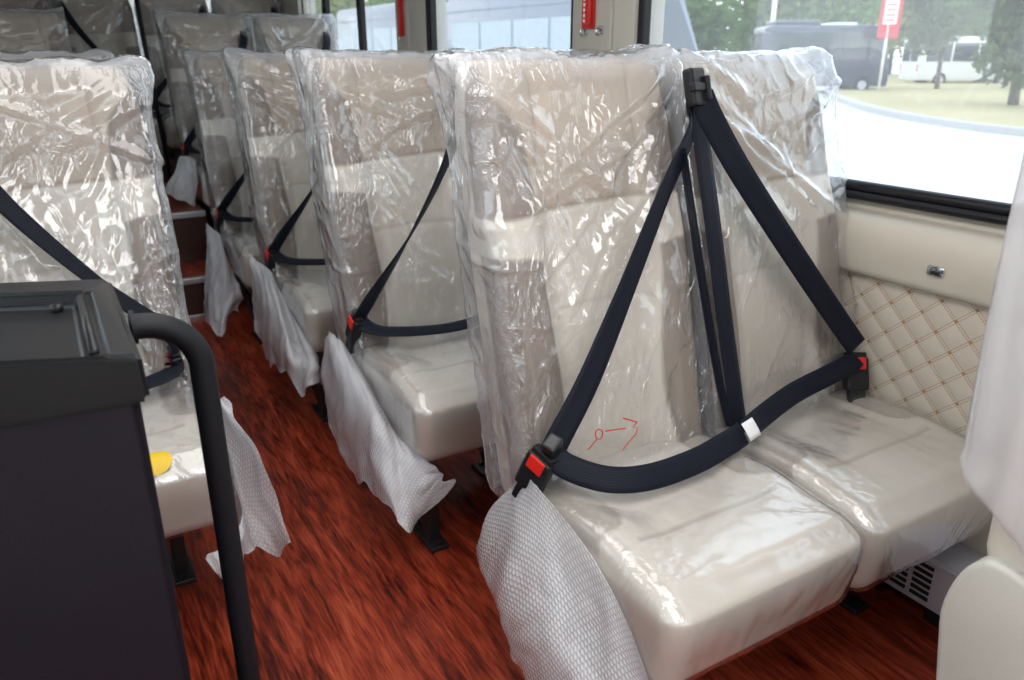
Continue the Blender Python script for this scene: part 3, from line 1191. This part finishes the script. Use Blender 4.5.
WR = [
 ('bubble wrap sheet over the side of the nearest aisle seat', [
  [(.69, 1.13, .48), (.66, 1.23, .32), (.65, 1.24, .21), (.65, 1.15, .20)], [(.69, 1.09, .49), (.65, 1.08, .38), (.62, 1.07, .25), (.62, 1.04, .16)],
  [(.68, 1.03, .49), (.66, .98, .38), (.62, .94, .27), (.60, .96, .13)], [(.69, .87, .43), (.67, .86, .33), (.63, .85, .23), (.60, .83, .13)],
  [(.69, .79, .37), (.68, .78, .29), (.66, .77, .18), (.64, .75, .09)], [(.69, .73, .30), (.69, .70, .25), (.68, .68, .17), (.66, .66, .11)]], .008),
 ('bubble wrap sheet over the side of the second aisle seat, reaching towards its foot', [
  [(.61, 2.05, .51), (.61, 2.14, .34), (.61, 2.12, .23), (.61, 2.10, .17)], [(.63, 2.05, .49), (.60, 1.93, .36), (.59, 1.95, .23), (.59, 1.89, .14)],
  [(.665, 2.03, .44), (.62, 1.75, .38), (.59, 1.67, .28), (.585, 1.61, .18)], [(.672, 1.94, .36), (.655, 1.70, .33), (.63, 1.61, .24), (.61, 1.54, .14)],
  [(.672, 1.80, .31), (.67, 1.64, .30), (.67, 1.58, .23), (.67, 1.57, .14)], [(.672, 1.60, .31), (.705, 1.575, .285), (.73, 1.575, .24), (.765, 1.57, .215)]], .008),
 ('bubble wrap sheet over the side of the third aisle seat', [
  [(.62, 2.99, .52), (.61, 2.99, .41), (.61, 3.07, .28), (.61, 3.05, .21)], [(.64, 2.97, .50), (.61, 2.78, .40), (.60, 2.80, .26), (.60, 2.79, .15)],
  [(.66, 2.88, .48), (.62, 2.60, .38), (.60, 2.53, .29), (.60, 2.53, .20)], [(.668, 2.81, .43), (.65, 2.56, .31), (.62, 2.45, .26), (.61, 2.43, .16)],
  [(.668, 2.68, .38), (.665, 2.47, .30), (.66, 2.40, .26), (.64, 2.38, .20)], [(.667, 2.52, .35), (.695, 2.475, .265), (.711, 2.475, .225), (.714, 2.475, .17)]], .010),
 ('bubble wrap sheet over the side of the fourth aisle seat, next to the steps', [
  [(.62, 3.93, .48), (.58, 3.80, .34), (.54, 3.74, .19), (.53, 3.80, .06)], [(.64, 3.88, .46), (.59, 3.66, .32), (.55, 3.58, .18), (.53, 3.56, .065)],
  [(.66, 3.81, .44), (.61, 3.53, .31), (.57, 3.52, .16), (.545, 3.44, .06)], [(.668, 3.81, .39), (.65, 3.58, .28), (.62, 3.50, .20), (.60, 3.55, .12)],
  [(.668, 3.76, .32), (.668, 3.53, .25), (.668, 3.55, .18), (.66, 3.57, .12)]], .010),
 ('bubble wrap sheet over the side of the raised aisle seat above the steps', [
  [(.65, 4.62, .72), (.61, 4.60, .66), (.57, 4.62, .58), (.555, 4.66, .53)], [(.66, 4.60, .72), (.63, 4.56, .66), (.60, 4.55, .57), (.585, 4.58, .51)],
  [(.68, 4.57, .72), (.67, 4.50, .64), (.66, 4.50, .54), (.655, 4.52, .47)], [(.69, 4.42, .72), (.68, 4.37, .63), (.67, 4.38, .55), (.665, 4.42, .48)]], .008),
 ('bubble wrap sheet over the side of the seat across the aisle, beyond the handrail', [
  [(.272, 1.84, .46), (.31, 1.67, .40), (.34, 1.70, .23), (.36, 1.66, .12)], [(.262, 1.82, .465), (.29, 1.72, .37), (.315, 1.73, .20), (.335, 1.70, .06)],
  [(.255, 1.86, .44), (.265, 1.78, .32), (.275, 1.75, .20), (.285, 1.70, .11)], [(.248, 1.80, .38), (.25, 1.72, .28), (.25, 1.68, .19), (.25, 1.64, .13)],
  [(.246, 1.62, .31), (.24, 1.565, .25), (.205, 1.545, .20), (.178, 1.54, .165)], [(.245, 1.575, .27), (.205, 1.56, .25), (.165, 1.555, .238), (.143, 1.55, .225)]], .008),
]
for i, (lb, ctrl, amp) in enumerate(WR):
    w = obj('bubble_wrap', sheet(ctrl, 90, 90, i * 2.3 + 1.7, amp), M['bubble'])
    tag(w, lb, 'bubble wrap', 'bubble wrap over the seat sides')

# ------------------------------------------------------------------ seat end nearest the camera, by the wall
S0 = thing('wrapped_seat', 'seat end in milky plastic with a beige side shield, nearest the camera by the wall', 'seat', (1.22, .35, 0))
m = MB()
vsx, fsx, csx = rcube((20, 14, 30), (.225, .065, .36), .05, lambda p, n_: (Vector((p.x - .02, p.y + .032 + .03 * p.z, p.z + .94)), (0, 0, 0)))
obj('backrest', mesh_from('backrest', vsx, fsx, True, csx), M['leather'], S0)
vsx, fsx, csx = rcube((24, 24, 12), (.225, .22, .09), .04, lambda p, n_: (Vector((p.x + .01, p.y - .19, p.z + .36)), (0, 0, 0)))
obj('seat_cushion', mesh_from('seat_cushion', vsx, fsx, True, csx), M['leather'], S0)
def mfn(p, n_):
    z = p.z + 1.0
    q = Vector((p.x - .028, p.y + .032 + .03 * (z - .88), z))
    w = .010 * noise.noise(Vector((p.x * 5, p.y * 9, z * 3))) + .008 * abs(noise.noise(Vector((p.x * 9, p.y * 30, z * 2))))
    hem = sstep(.78, .66, z)
    q += n_ * w + Vector((n_.x, n_.y, 0)) * hem * .006
    q.z -= hem * .07 * (-p.y / .1 + .0 + .3 * noise.noise(Vector((p.y * 18, p.x * 6, 2))))
    return q, (0, 0, 0)
vsx, fsx, csx = rcube((60, 36, 110), (.232, .100, .345), .03, mfn, skip='-z')
obj('backrest_cover', mesh_from('backrest_cover', vsx, fsx, True), M['milkfilm'], S0, 'milky loose plastic bag')
dome = []
for k in range(25):
    a = PI * k / 24
    dome.append((.045 + (.058 if math.cos(a) > 0 else .12) * math.cos(a), .50 + .135 * max(0, math.sin(a)) ** .9))
dome = [(.070, .06), (.078, .35), (.10, .50)] + dome[1:-1] + [(-.08, .46), (-.13, .3), (-.15, .06)]
sh = MB().prism(dome, -.262, -.222, 'X', .009)
smooth_by_angle(sh.build('side_shield', M['shell'], S0, label='smooth beige plastic side shield'), 50)
lm = MB().box(-.2, .2, -.34, .02, .2, .275, .004).box(-.2, -.16, -.3, 0, 0, .2, .004).box(.16, .2, -.3, 0, 0, .2, .004)
lm.build('seat_frame', M['black'], S0)

# ------------------------------------------------------------------ console and handrail
CN = thing('dark_console', 'dark grained plastic console with a recessed tray on top, beside the handrail', 'console', (-.28, 1.02, 0))
bx = bmesh.new()
def frus(bm, b0, b1, z0, z1):
    A = [bm.verts.new((x, y, z0)) for x, y in ((b0[0], b0[2]), (b0[1], b0[2]), (b0[1], b0[3]), (b0[0], b0[3]))]
    B = [bm.verts.new((x, y, z1)) for x, y in ((b1[0], b1[2]), (b1[1], b1[2]), (b1[1], b1[3]), (b1[0], b1[3]))]
    for i in range(4):
        bm.faces.new((A[i], A[(i + 1) % 4], B[(i + 1) % 4], B[i]))
    return A, B
A, B = frus(bx, (-.34, .325, -.158, .17), (-.34, .325, -.160, .174), 0, .91)
bx.faces.new(A[::-1]); bx.faces.new(B)
bmesh.ops.bevel(bx, geom=bx.edges[:], offset=.01, segments=3, affect='EDGES')
for v in bx.verts:
    v.co.y += (.335 - v.co.x) * .42
me = D.meshes.new('body'); bx.to_mesh(me); bx.free()
smooth_by_angle(obj('body', me, M['console'], CN), 40)
bx = bmesh.new()
O0, O1 = frus(bx, (-.35, .335, -.170, .183), (-.35, .333, -.168, .181), .897, .95)
I0 = [bx.verts.new((x, y, .95)) for x, y in ((-.29, -.157), (.300, -.157), (.300, .112), (-.29, .112))]
I1 = [bx.verts.new((x, y, .932)) for x, y in ((-.27, -.140), (.284, -.140), (.284, .098), (-.27, .098))]
bx.faces.new(O0[::-1])
for i in range(4):
    bx.faces.new((O1[i], O1[(i + 1) % 4], I0[(i + 1) % 4], I0[i]))
    bx.faces.new((I0[i], I0[(i + 1) % 4], I1[(i + 1) % 4], I1[i]))
bx.faces.new(I1)
bmesh.ops.recalc_face_normals(bx, faces=bx.faces[:])
bmesh.ops.bevel(bx, geom=bx.edges[:], offset=.006, segments=3, affect='EDGES')
for v in bx.verts:
    if v.co.z < .915:
        v.co.z -= min(.10, max(0, .335 - v.co.x) * .23)
    v.co.y += (.335 - v.co.x) * .42
me = D.meshes.new('tray_top'); bx.to_mesh(me); bx.free()
smooth_by_angle(obj('tray_top', me, M['tray'], CN), 40)
rd = MB().tube([(.291, -.122, .946), (.291, .108, .946)], .0055, 12)
rd.build('tray_ridge', M['tray'], CN, smooth=True)
kn = MB().tube([(.262, .112, .930), (.262, .112, .942)], .0075, 14)
kn.build('peg', M['tray'], CN, smooth=True)

HR = thing('handrail', 'black padded handrail bending down to the floor beside the dark console', 'handrail', (.13, 1.0, 0))
pts = [(-.0745, 0, .936), (-.070, 0, .936), (-.065, 0, .936)]
for k in range(1, 13):
    a = PI / 2 - PI / 2 * k / 12
    pts.append((-.065 + .065 * math.cos(a), 0, .871 + .065 * math.sin(a)))
pts += [(0, 0, .8 - .095 * k) for k in range(9)] + [(0, 0, .012)]
MB().tube(pts, .0160, 24).build('rail_tube', M['rail'], HR, smooth=True)
fm = MB().cyl((0, 0, .006), .042, .012, 28)
smooth_by_angle(fm.build('floor_flange', M['black'], HR), 40)
MB().cyl((-.071, 0, .936), .021, .005, 24, 'X').build('collar', M['rail'], HR, smooth=False)

# ------------------------------------------------------------------ small things on the wall
H = thing('floor_heater', 'grey heater with a black louvred grille against the wall under the window seat', 'heater', (1.615, .66, 0))
hb = MB().box(-.052, .055, -.24, .225, .05, .185, .006)
hb.box(-.058, -.045, -.24, .225, .168, .176, .002)
smooth_by_angle(hb.build('casing', M['heater'], H), 40)
gr = MB()
for c in range(2):
    for r in range(6):
        y0 = .105 + c * .056
        gr.box(-.0545, -.048, y0, y0 + .044, .068 + r * .0165, .077 + r * .0165)
gr.build('grille', M['dark'], H)
ft = MB().box(-.03, .03, .02, .12, 0, .05, .004)
ft.build('foot', M['black'], H)
ft = MB().box(-.03, .03, -.2, -.1, 0, .05, .004)
ft.build('foot', M['black'], H)

L = thing('wall_latch', 'small chrome latch set in the beige ledge above the quilted panel', 'latch', (1.6465, .942, .797))
smooth_by_angle(MB().box(-.004, .004, -.020, .020, -.010, .012, .003).build('plate', M['chrome'], L), 40)
MB().box(-.010, -.003, -.012, .006, -.006, .002, .002).build('catch', M['dark'], L)

HAM = 'emergency hammers on the window pillars'
def hammer(y, z, lb):
    t = thing('emergency_hammer', lb, 'hammer', (XP, y, z), 0, HAM)
    smooth_by_angle(MB().box(-.012, .0, -.034, .034, -.01, .20, .005).build('holder', M['red'], t), 40)
    h = MB().box(-.026, -.012, -.032, -.008, .0, .19, .006)
    h.box(-.028, -.012, -.036, .010, .175, .20, .005)
    smooth_by_angle(h.build('hammer_handle', M['red'], t), 40)
    d = MB()
    for k in range(9):
        d.box(-.0135, -.0115, .012, .021, .010 + k * .017, .021 + k * .017)
    d.build('print_marks', M['white'], t, label='row of small white printed marks')
hammer(2.335, 1.335, 'red emergency hammer on the pillar nearest the camera')
hammer(3.955, 1.335, 'red emergency hammer on the pillar farther back')
HK = 'coat hooks under the hammers'
def hook(y, lb):
    t = thing('coat_hook', lb, 'hook', (XP, y, 1.318), 0, HK)
    smooth_by_angle(MB().box(-.004, .0, -.010, .010, -.012, .014, .002).build('plate', M['chrome'], t), 40)
    MB().tube([(-.003, 0, .008), (-.014, 0, .009), (-.022, 0, .002), (-.022, 0, -.010), (-.014, 0, -.016)], .0038, 10).build('hook_arm', M['chrome'], t, smooth=True)
hook(2.355, 'chrome coat hook right under the nearer red hammer')
hook(2.265, 'chrome coat hook on the nearer pillar, standing clear of the hammer')
hook(3.95, 'chrome coat hook under the farther red hammer')

gp = thing('grab_pole', 'black upright grab pole at the top of the aisle steps', 'pole', (.66, 5.2, .46))
MB().tube([(0, 0, .012), (-.03, 0, .7), (-.05, 0, 1.46)], .013, 14).build('pole_tube', M['rail'], gp, smooth=True)
MB().cyl((0, 0, .006), .032, .012, 20).build('floor_flange', M['black'], gp)

# ------------------------------------------------------------------ outside
GZ = -.55
def flat(name, pts, z, mat, label, cat):
    o = obj(name, mesh_from(name, [(x, y, z) for x, y in pts], [tuple(range(len(pts)))], False), mat)
    return struct(o, label, cat)
gm = MB().box(-60, 140, -60, 140, GZ - .2, GZ)
struct(gm.build('ground', M['pave']), 'bright pale concrete yard outside the window', 'ground')
cur = [(19.0, 6.0), (19.24, 9.76), (20.3, 12.44), (22.44, 15.67), (26.2, 19.8), (31.0, 24.3), (40, 31)]
isl = cur + [(60, 40), (70, 20), (60, -5), (24, -6)]
def sm(pl, n=8):
    out = []
    P = [Vector((a, b, 0)) for a, b in pl]
    for i in range(len(P) - 1):
        g = lambda k: P[max(0, min(len(P) - 1, k))]
        for s in range(n):
            q = cr4(g(i - 1), g(i), g(i + 1), g(i + 2), s / n)
            out.append((q.x, q.y))
    out.append(pl[-1])
    return out
cs_ = sm(cur)
ig = MB().prism([(x + .25, y - .15) for x, y in cs_] + [(60, 40), (70, 20), (60, -5), (24, -6)], GZ, GZ + .16, 'Z')
struct(ig.build('lawn', M['grass']), 'dry yellow grass island beyond the yard', 'lawn')
kb = MB()
for i in range(len(cs_) - 1):
    a, b = Vector((*cs_[i], 0)), Vector((*cs_[i + 1], 0))
    nrm = Vector(((b - a).y, -(b - a).x, 0)).normalized() * .35
    kb.add([a + Vector((0, 0, GZ)), b + Vector((0, 0, GZ)), b + nrm + Vector((0, 0, GZ)), a + nrm + Vector((0, 0, GZ)),
            a + Vector((0, 0, GZ + .17)), b + Vector((0, 0, GZ + .17)), b + nrm + Vector((0, 0, GZ + .17)), a + nrm + Vector((0, 0, GZ + .17))],
           [(0, 1, 5, 4), (4, 5, 6, 7), (3, 7, 6, 2)])
struct(kb.build('curb', M['curb']), 'pale curb stone edging the grass island', 'curb')


def crown_mesh(seed, R, nleaf, size, blobs=9):
    rnd = random.Random(seed)
    cl = []
    for k in range(blobs):
        a = rnd.uniform(0, 2 * PI)
        rr = rnd.uniform(.1, .65)
        cl.append((Vector((R[0] * rr * math.cos(a), R[1] * rr * math.sin(a), R[2] * rnd.uniform(-.6, .7))), rnd.uniform(.35, .6)))
    vs, fs = [], []
    for k in range(nleaf):
        c, s = rnd.choice(cl)
        d = Vector((rnd.gauss(0, 1), rnd.gauss(0, 1), rnd.gauss(0, 1))).normalized() * (rnd.random() ** .4) * s
        p = c + Vector((d.x * R[0], d.y * R[1], d.z * R[2]))
        u = Vector((rnd.gauss(0, 1), rnd.gauss(0, 1), rnd.gauss(0, 1))).normalized()
        w = u.cross(Vector((rnd.gauss(0, 1), rnd.gauss(0, 1), rnd.gauss(0, 1)))).normalized()
        sz = size * rnd.uniform(.6, 1.3)
        b = len(vs)
        vs += [p - u * sz, p + w * sz * .5, p + u * sz, p - w * sz * .5]
        fs.append((b, b + 1, b + 2, b + 3))
    return mesh_from('crown', vs, fs, False)


CR = [crown_mesh(1, (2.9, 2.9, 2.3), 5200, .17), crown_mesh(2, (4.5, 4.5, 3.6), 5200, .30, 12), crown_mesh(3, (1.2, 1.2, .8), 2200, .10, 6)]


def tree(x, y, h, ci, sc, leafm, lb, group, tr=.16, zb=GZ + .16):
    t = thing('tree', lb, 'tree', (x, y, zb), random.uniform(0, 6), group)
    zc = h
    pt = [(0, 0, 0), (.05 * sc, .03, h * .35), (-.04 * sc, .02, h * .7), (.02, 0, h * 1.05)]
    b = MB().tube(pt, [tr * 1.25, tr, tr * .85, tr * .5], 10)
    for k in range(4):
        a = k * PI / 2 + .4
        b.tube([(0, 0, h * .62), (.5 * sc * math.cos(a), .5 * sc * math.sin(a), h * .85), (1.1 * sc * math.cos(a), 1.1 * sc * math.sin(a), h * 1.15)], [tr * .5, tr * .35, tr * .15], 7)
    b.build('trunk', M['bark'], t, smooth=True)
    me = CR[ci].copy()
    me.materials.clear()
    me.materials.append(leafm)
    c = obj('crown', me, leafm, t)
    c.location = (0, 0, zc)
    c.scale = (sc, sc, sc)
    return t


FT = 'trees on the grass island'
tree(27.9, 14.5, 2.75, 0, .98, M['leaf1'], 'grey-green tree with a bare trunk on the dry grass, nearest the window', FT, .14)
tree(37.4, 23.1, 3.3, 0, .82, M['leaf1'], 'grey-green tree with a thin trunk between the sign and the white van', FT, .10)
BT = 'trees closing the view beyond the yard'
bts = []
for k in range(12):
    a = math.radians(20 + k * 5.9)
    d = 63 if k % 2 else 77
    bts.append((d * math.sin(a), d * math.cos(a)))
for i, (x, y) in enumerate(bts):
    t = tree(x, y, random.uniform(3.4, 4.2), 1, random.uniform(1.12, 1.25), M['leaf2'] if i % 3 else M['leaf3'],
             'bushy green tree in the row closing the view beyond the parked buses', BT, .2, GZ)
BU = 'low shrubs on the grass island'
for i, (x, y, lb) in enumerate(((41.5, 20.5, 'yellow-green shrub on the grass in front of the white van'), (45.5, 20.3, 'yellow-green shrub behind the bare trunk'), (46, 15.6, 'grey-green shrub farthest along the grass'))):
    me = CR[2].copy()
    me.materials.clear()
    lf = M['leaf3'] if i < 2 else M['leaf1']
    me.materials.append(lf)
    s = thing('shrub', lb, 'shrub', (x, y, GZ + .16), i, BU)
    c = obj('foliage', me, lf, s)
    c.location = (0, 0, .75)
    c.scale = (1.6, 1.6, 1.3)
    MB().tube([(0, 0, 0), (0, 0, .7)], .05, 8).build('stem', M['bark'], s)


def wheel(root, x, y, r=.36, w=.22):
    o = MB().cyl((x, y, r), r, w, 28, 'Y').build('wheel', M['tyre'], root)
    smooth_by_angle(o, 40)
    h = MB().cyl((x, y - w / 2 - .004 if y < 0 else y + w / 2 + .004, r), r * .55, .02, 20, 'Y')
    h.build('hub', M['heater'], o)


def vehicle(name, label, loc, rot, L_, W_, H_, paint, glassm, rake=.55, nwin=4, ac=False, zb=.3, wt=.32):
    """boxy minibus: local +x is forward, y across"""
    t = thing(name, label, 'vehicle', loc, rot)
    x0, x1 = -L_ / 2, L_ / 2
    prof = [(x0, zb), (x1 - .05, zb), (x1, zb + .25), (x1 - .03, zb + .75), (x1 - .12, H_ * .48), (x1 - rake, H_ - .22), (x1 - rake - .28, H_ - .06), (x1 - rake - .7, H_), (x0 + .35, H_), (x0 + .08, H_ - .12), (x0, H_ - .45)]
    b = MB().prism(prof, -W_ / 2, W_ / 2, 'Y', .06)
    smooth_by_angle(b.build('body', paint, t), 40)
    zt, zw = H_ - wt, H_ * .50
    span0, span1 = x0 + .35, x1 - rake - .35
    for s in (-1, 1):
        for k in range(nwin):
            a = lerp(span0, span1, k / nwin) + .05
            c = lerp(span0, span1, (k + 1) / nwin) - .05
            y0 = s * W_ / 2
            MB().box(a, c, min(y0, y0 + s * .012), max(y0, y0 + s * .012), zw, zt, .005).build('side_window', glassm, t)
        g = MB().box(x0, x1 - rake, s * W_ / 2 - .02, s * W_ / 2 + .025, H_ - wt * .62, H_ - wt * .62 + .05, .008)
        g.build('drip_rail', paint, t)
    MB().box(x0 - .012, x0 + .02, -W_ / 2 + .18, -.05, zw, zt, .005).build('rear_window', glassm, t)
    MB().box(x0 - .012, x0 + .02, .05, W_ / 2 - .18, zw, zt, .005).build('rear_window', glassm, t)
    # raked windscreen following the body
    p0, p1 = Vector((x1 - .14, 0, H_ * .50)), Vector((x1 - rake - .02, 0, H_ - .27))
    d = (p1 - p0)
    nn = Vector((d.z, 0, -d.x)).normalized() * .035
    ws = MB().add([(p0.x + nn.x * .3, -W_ / 2 + .14, p0.z), (p0.x + nn.x * .3, W_ / 2 - .14, p0.z), (p1.x + nn.x * .3, W_ / 2 - .18, p1.z), (p1.x + nn.x * .3, -W_ / 2 + .18, p1.z),
                   (p0.x + nn.x, -W_ / 2 + .14, p0.z + nn.z), (p0.x + nn.x, W_ / 2 - .14, p0.z + nn.z), (p1.x + nn.x, W_ / 2 - .18, p1.z + nn.z), (p1.x + nn.x, -W_ / 2 + .18, p1.z + nn.z)],
                  [(4, 5, 6, 7), (0, 1, 5, 4), (1, 2, 6, 5), (2, 3, 7, 6), (3, 0, 4, 7)])
    ws.build('windscreen', M['carglass'], t)
    for s in (-1, 1):
        for xx in (x0 + L_ * .22, x1 - L_ * .20):
            wheel(t, xx, s * (W_ / 2 - .08))
        MB().box(x0 - .015, x0 + .02, s * (W_ / 2 - .09) - .06, s * (W_ / 2 - .09) + .06, .8, 1.15, .01).build('tail_lamp', M['red'], t)
    if ac:
        MB().box(x0 + .5, x0 + 2.6, -W_ / 2 + .3, W_ / 2 - .3, H_ - .02, H_ + .22, .08).build('roof_unit', paint, t)
        MB().box(x0 + 3.1, x0 + 4.3, -W_ / 2 + .4, W_ / 2 - .4, H_ - .02, H_ + .12, .05).build('roof_hatch', M['carwhite'], t)
    return t


AJ = 'silver minibuses parked in line beyond the window pillars'
for yy, lb in ((17.0, 'silver minibus seen past the nearer hammer pillar, its raked front towards the yard'), (26.3, 'silver minibus parked behind another, seen past the farther hammer')):
    vehicle('minibus', lb, (11.45, yy, GZ), -PI / 2, 8.2, 2.1, 3.25, M['carpaint'], M['paleglass'], rake=.9, nwin=4, wt=.72)['group'] = AJ
vehicle('minibus', 'dark blue minibus with a roof unit parked across the yard behind the sign', (32.5, 26.2, GZ), math.radians(-33), 5.9, 2.3, 2.95, M['cardark'], M['carglass'], rake=.35, nwin=3, ac=True)
vehicle('van', 'white van parked beyond the dark minibus and the thin tree', (46.0, 27.2, GZ), math.radians(-30), 6.0, 2.1, 2.6, M['carwhite'], M['carglass'], rake=.9, nwin=3)

SG = thing('roadside_sign', 'red sign with a white panel on a white post in front of the dark minibus', 'sign', (33.2, 23.25, GZ), math.radians(-55))
MB().cyl((0, 0, 1.9), .065, 3.8, 16).build('post', M['pole'], SG, smooth=True)
MB().box(-.40, .46, -.06, .06, 2.35, 4.9, .03).build('board', M['sign'], SG)
sp = MB().box(-.24, .30, -.068, -.058, 2.95, 3.95, .002)
sp.build('white_panel', M['white'], SG)
ln = MB()
for k in range(4):
    ln.box(-.16, .22, -.073, -.066, 3.08 + k * .21, 3.15 + k * .21)
ln.build('printed_rows', M['sign'], SG, label='rows of blurred red print')
LP = thing('lamp_post', 'slim white post standing beyond the window, behind the seat tops', 'post', (36.5, 32.8, GZ))
MB().tube([(0, 0, 0), (0, 0, 7.0)], [.15, .11], 16).build('post', M['pole'], LP, smooth=True)
MB().box(-.6, .6, -.1, .1, 6.95, 7.1, .03).build('lamp_head', M['pole'], LP)

# ------------------------------------------------------------------ light
w = D.worlds.new('sky')
SC.world = w
w.use_nodes = True
nt = w.node_tree
nt.nodes.clear()
out = nt.nodes.new('ShaderNodeOutputWorld')
bg = nt.nodes.new('ShaderNodeBackground')
tc = nt.nodes.new('ShaderNodeTexCoord')
sx = nt.nodes.new('ShaderNodeSeparateXYZ')
cr = nt.nodes.new('ShaderNodeValToRGB')
cr.color_ramp.elements[0].position = 0.0
cr.color_ramp.elements[0].color = (1.0, 1.0, 1.0, 1)
cr.color_ramp.elements[1].position = .8
cr.color_ramp.elements[1].color = (.80, .90, 1.06, 1)
nt.links.new(tc.outputs['Generated'], sx.inputs[0])
nt.links.new(sx.outputs[2], cr.inputs[0])
nt.links.new(cr.outputs[0], bg.inputs[0])
bg.inputs[1].default_value = 2.3
nt.links.new(bg.outputs[0], out.inputs[0])


def lamp(name, loc, sx_, sy_, e, col):
    l = D.lights.new(name, 'AREA')
    l.shape = 'RECTANGLE'
    l.size, l.size_y = sx_, sy_
    l.energy = e
    l.color = col
    o = D.objects.new(name, l)
    COL.objects.link(o)
    o.location = loc
    return o


lamp('ceiling_fill', (.45, -.2, 1.92), .75, 2.4, 27, (1, .985, .965))  # added fill under the roof, no real fitting; brightens the front of the cabin
lamp('ceiling_fill', (.45, 1.6, 1.92), .75, 1.8, 10, (1, .985, .965))  # second, weaker added fill over the nearest rows

# ------------------------------------------------------------------ camera
p = math.atan(288 / 775.)
yaw = math.atan(492 * math.cos(p) / 775.)
cam = D.cameras.new('camera')
co = D.objects.new('camera', cam)
COL.objects.link(co)
co.location = (0, 0, 1.25)
fwd = Vector((math.sin(yaw) * math.cos(p), math.cos(yaw) * math.cos(p), -math.sin(p)))
rt = Vector((math.cos(yaw), -math.sin(yaw), 0))
upv = rt.cross(fwd)
co.matrix_world = Matrix(((rt.x, upv.x, -fwd.x, 0), (rt.y, upv.y, -fwd.y, 0), (rt.z, upv.z, -fwd.z, 1.25), (0, 0, 0, 1)))
cam.sensor_width = 36
cam.lens = 36 * 775 / 1024
cam.clip_start = .02
cam.clip_end = 400
cam.dof.use_dof = True
cam.dof.focus_distance = 1.5
cam.dof.aperture_fstop = 5.0
SC.camera = co

SC.view_settings.view_transform = 'Standard'
SC.view_settings.look = 'None'
SC.view_settings.gamma = 1
SC.view_settings.exposure = 0.35
SC.view_settings.use_curve_mapping = False
cy = SC.cycles
cy.use_denoising = True
cy.max_bounces = 12
cy.diffuse_bounces = 5
cy.glossy_bounces = 4
cy.transmission_bounces = 6
cy.transparent_max_bounces = 40
cy.sample_clamp_indirect = 6
cy.caustics_reflective = False
cy.caustics_refractive = False
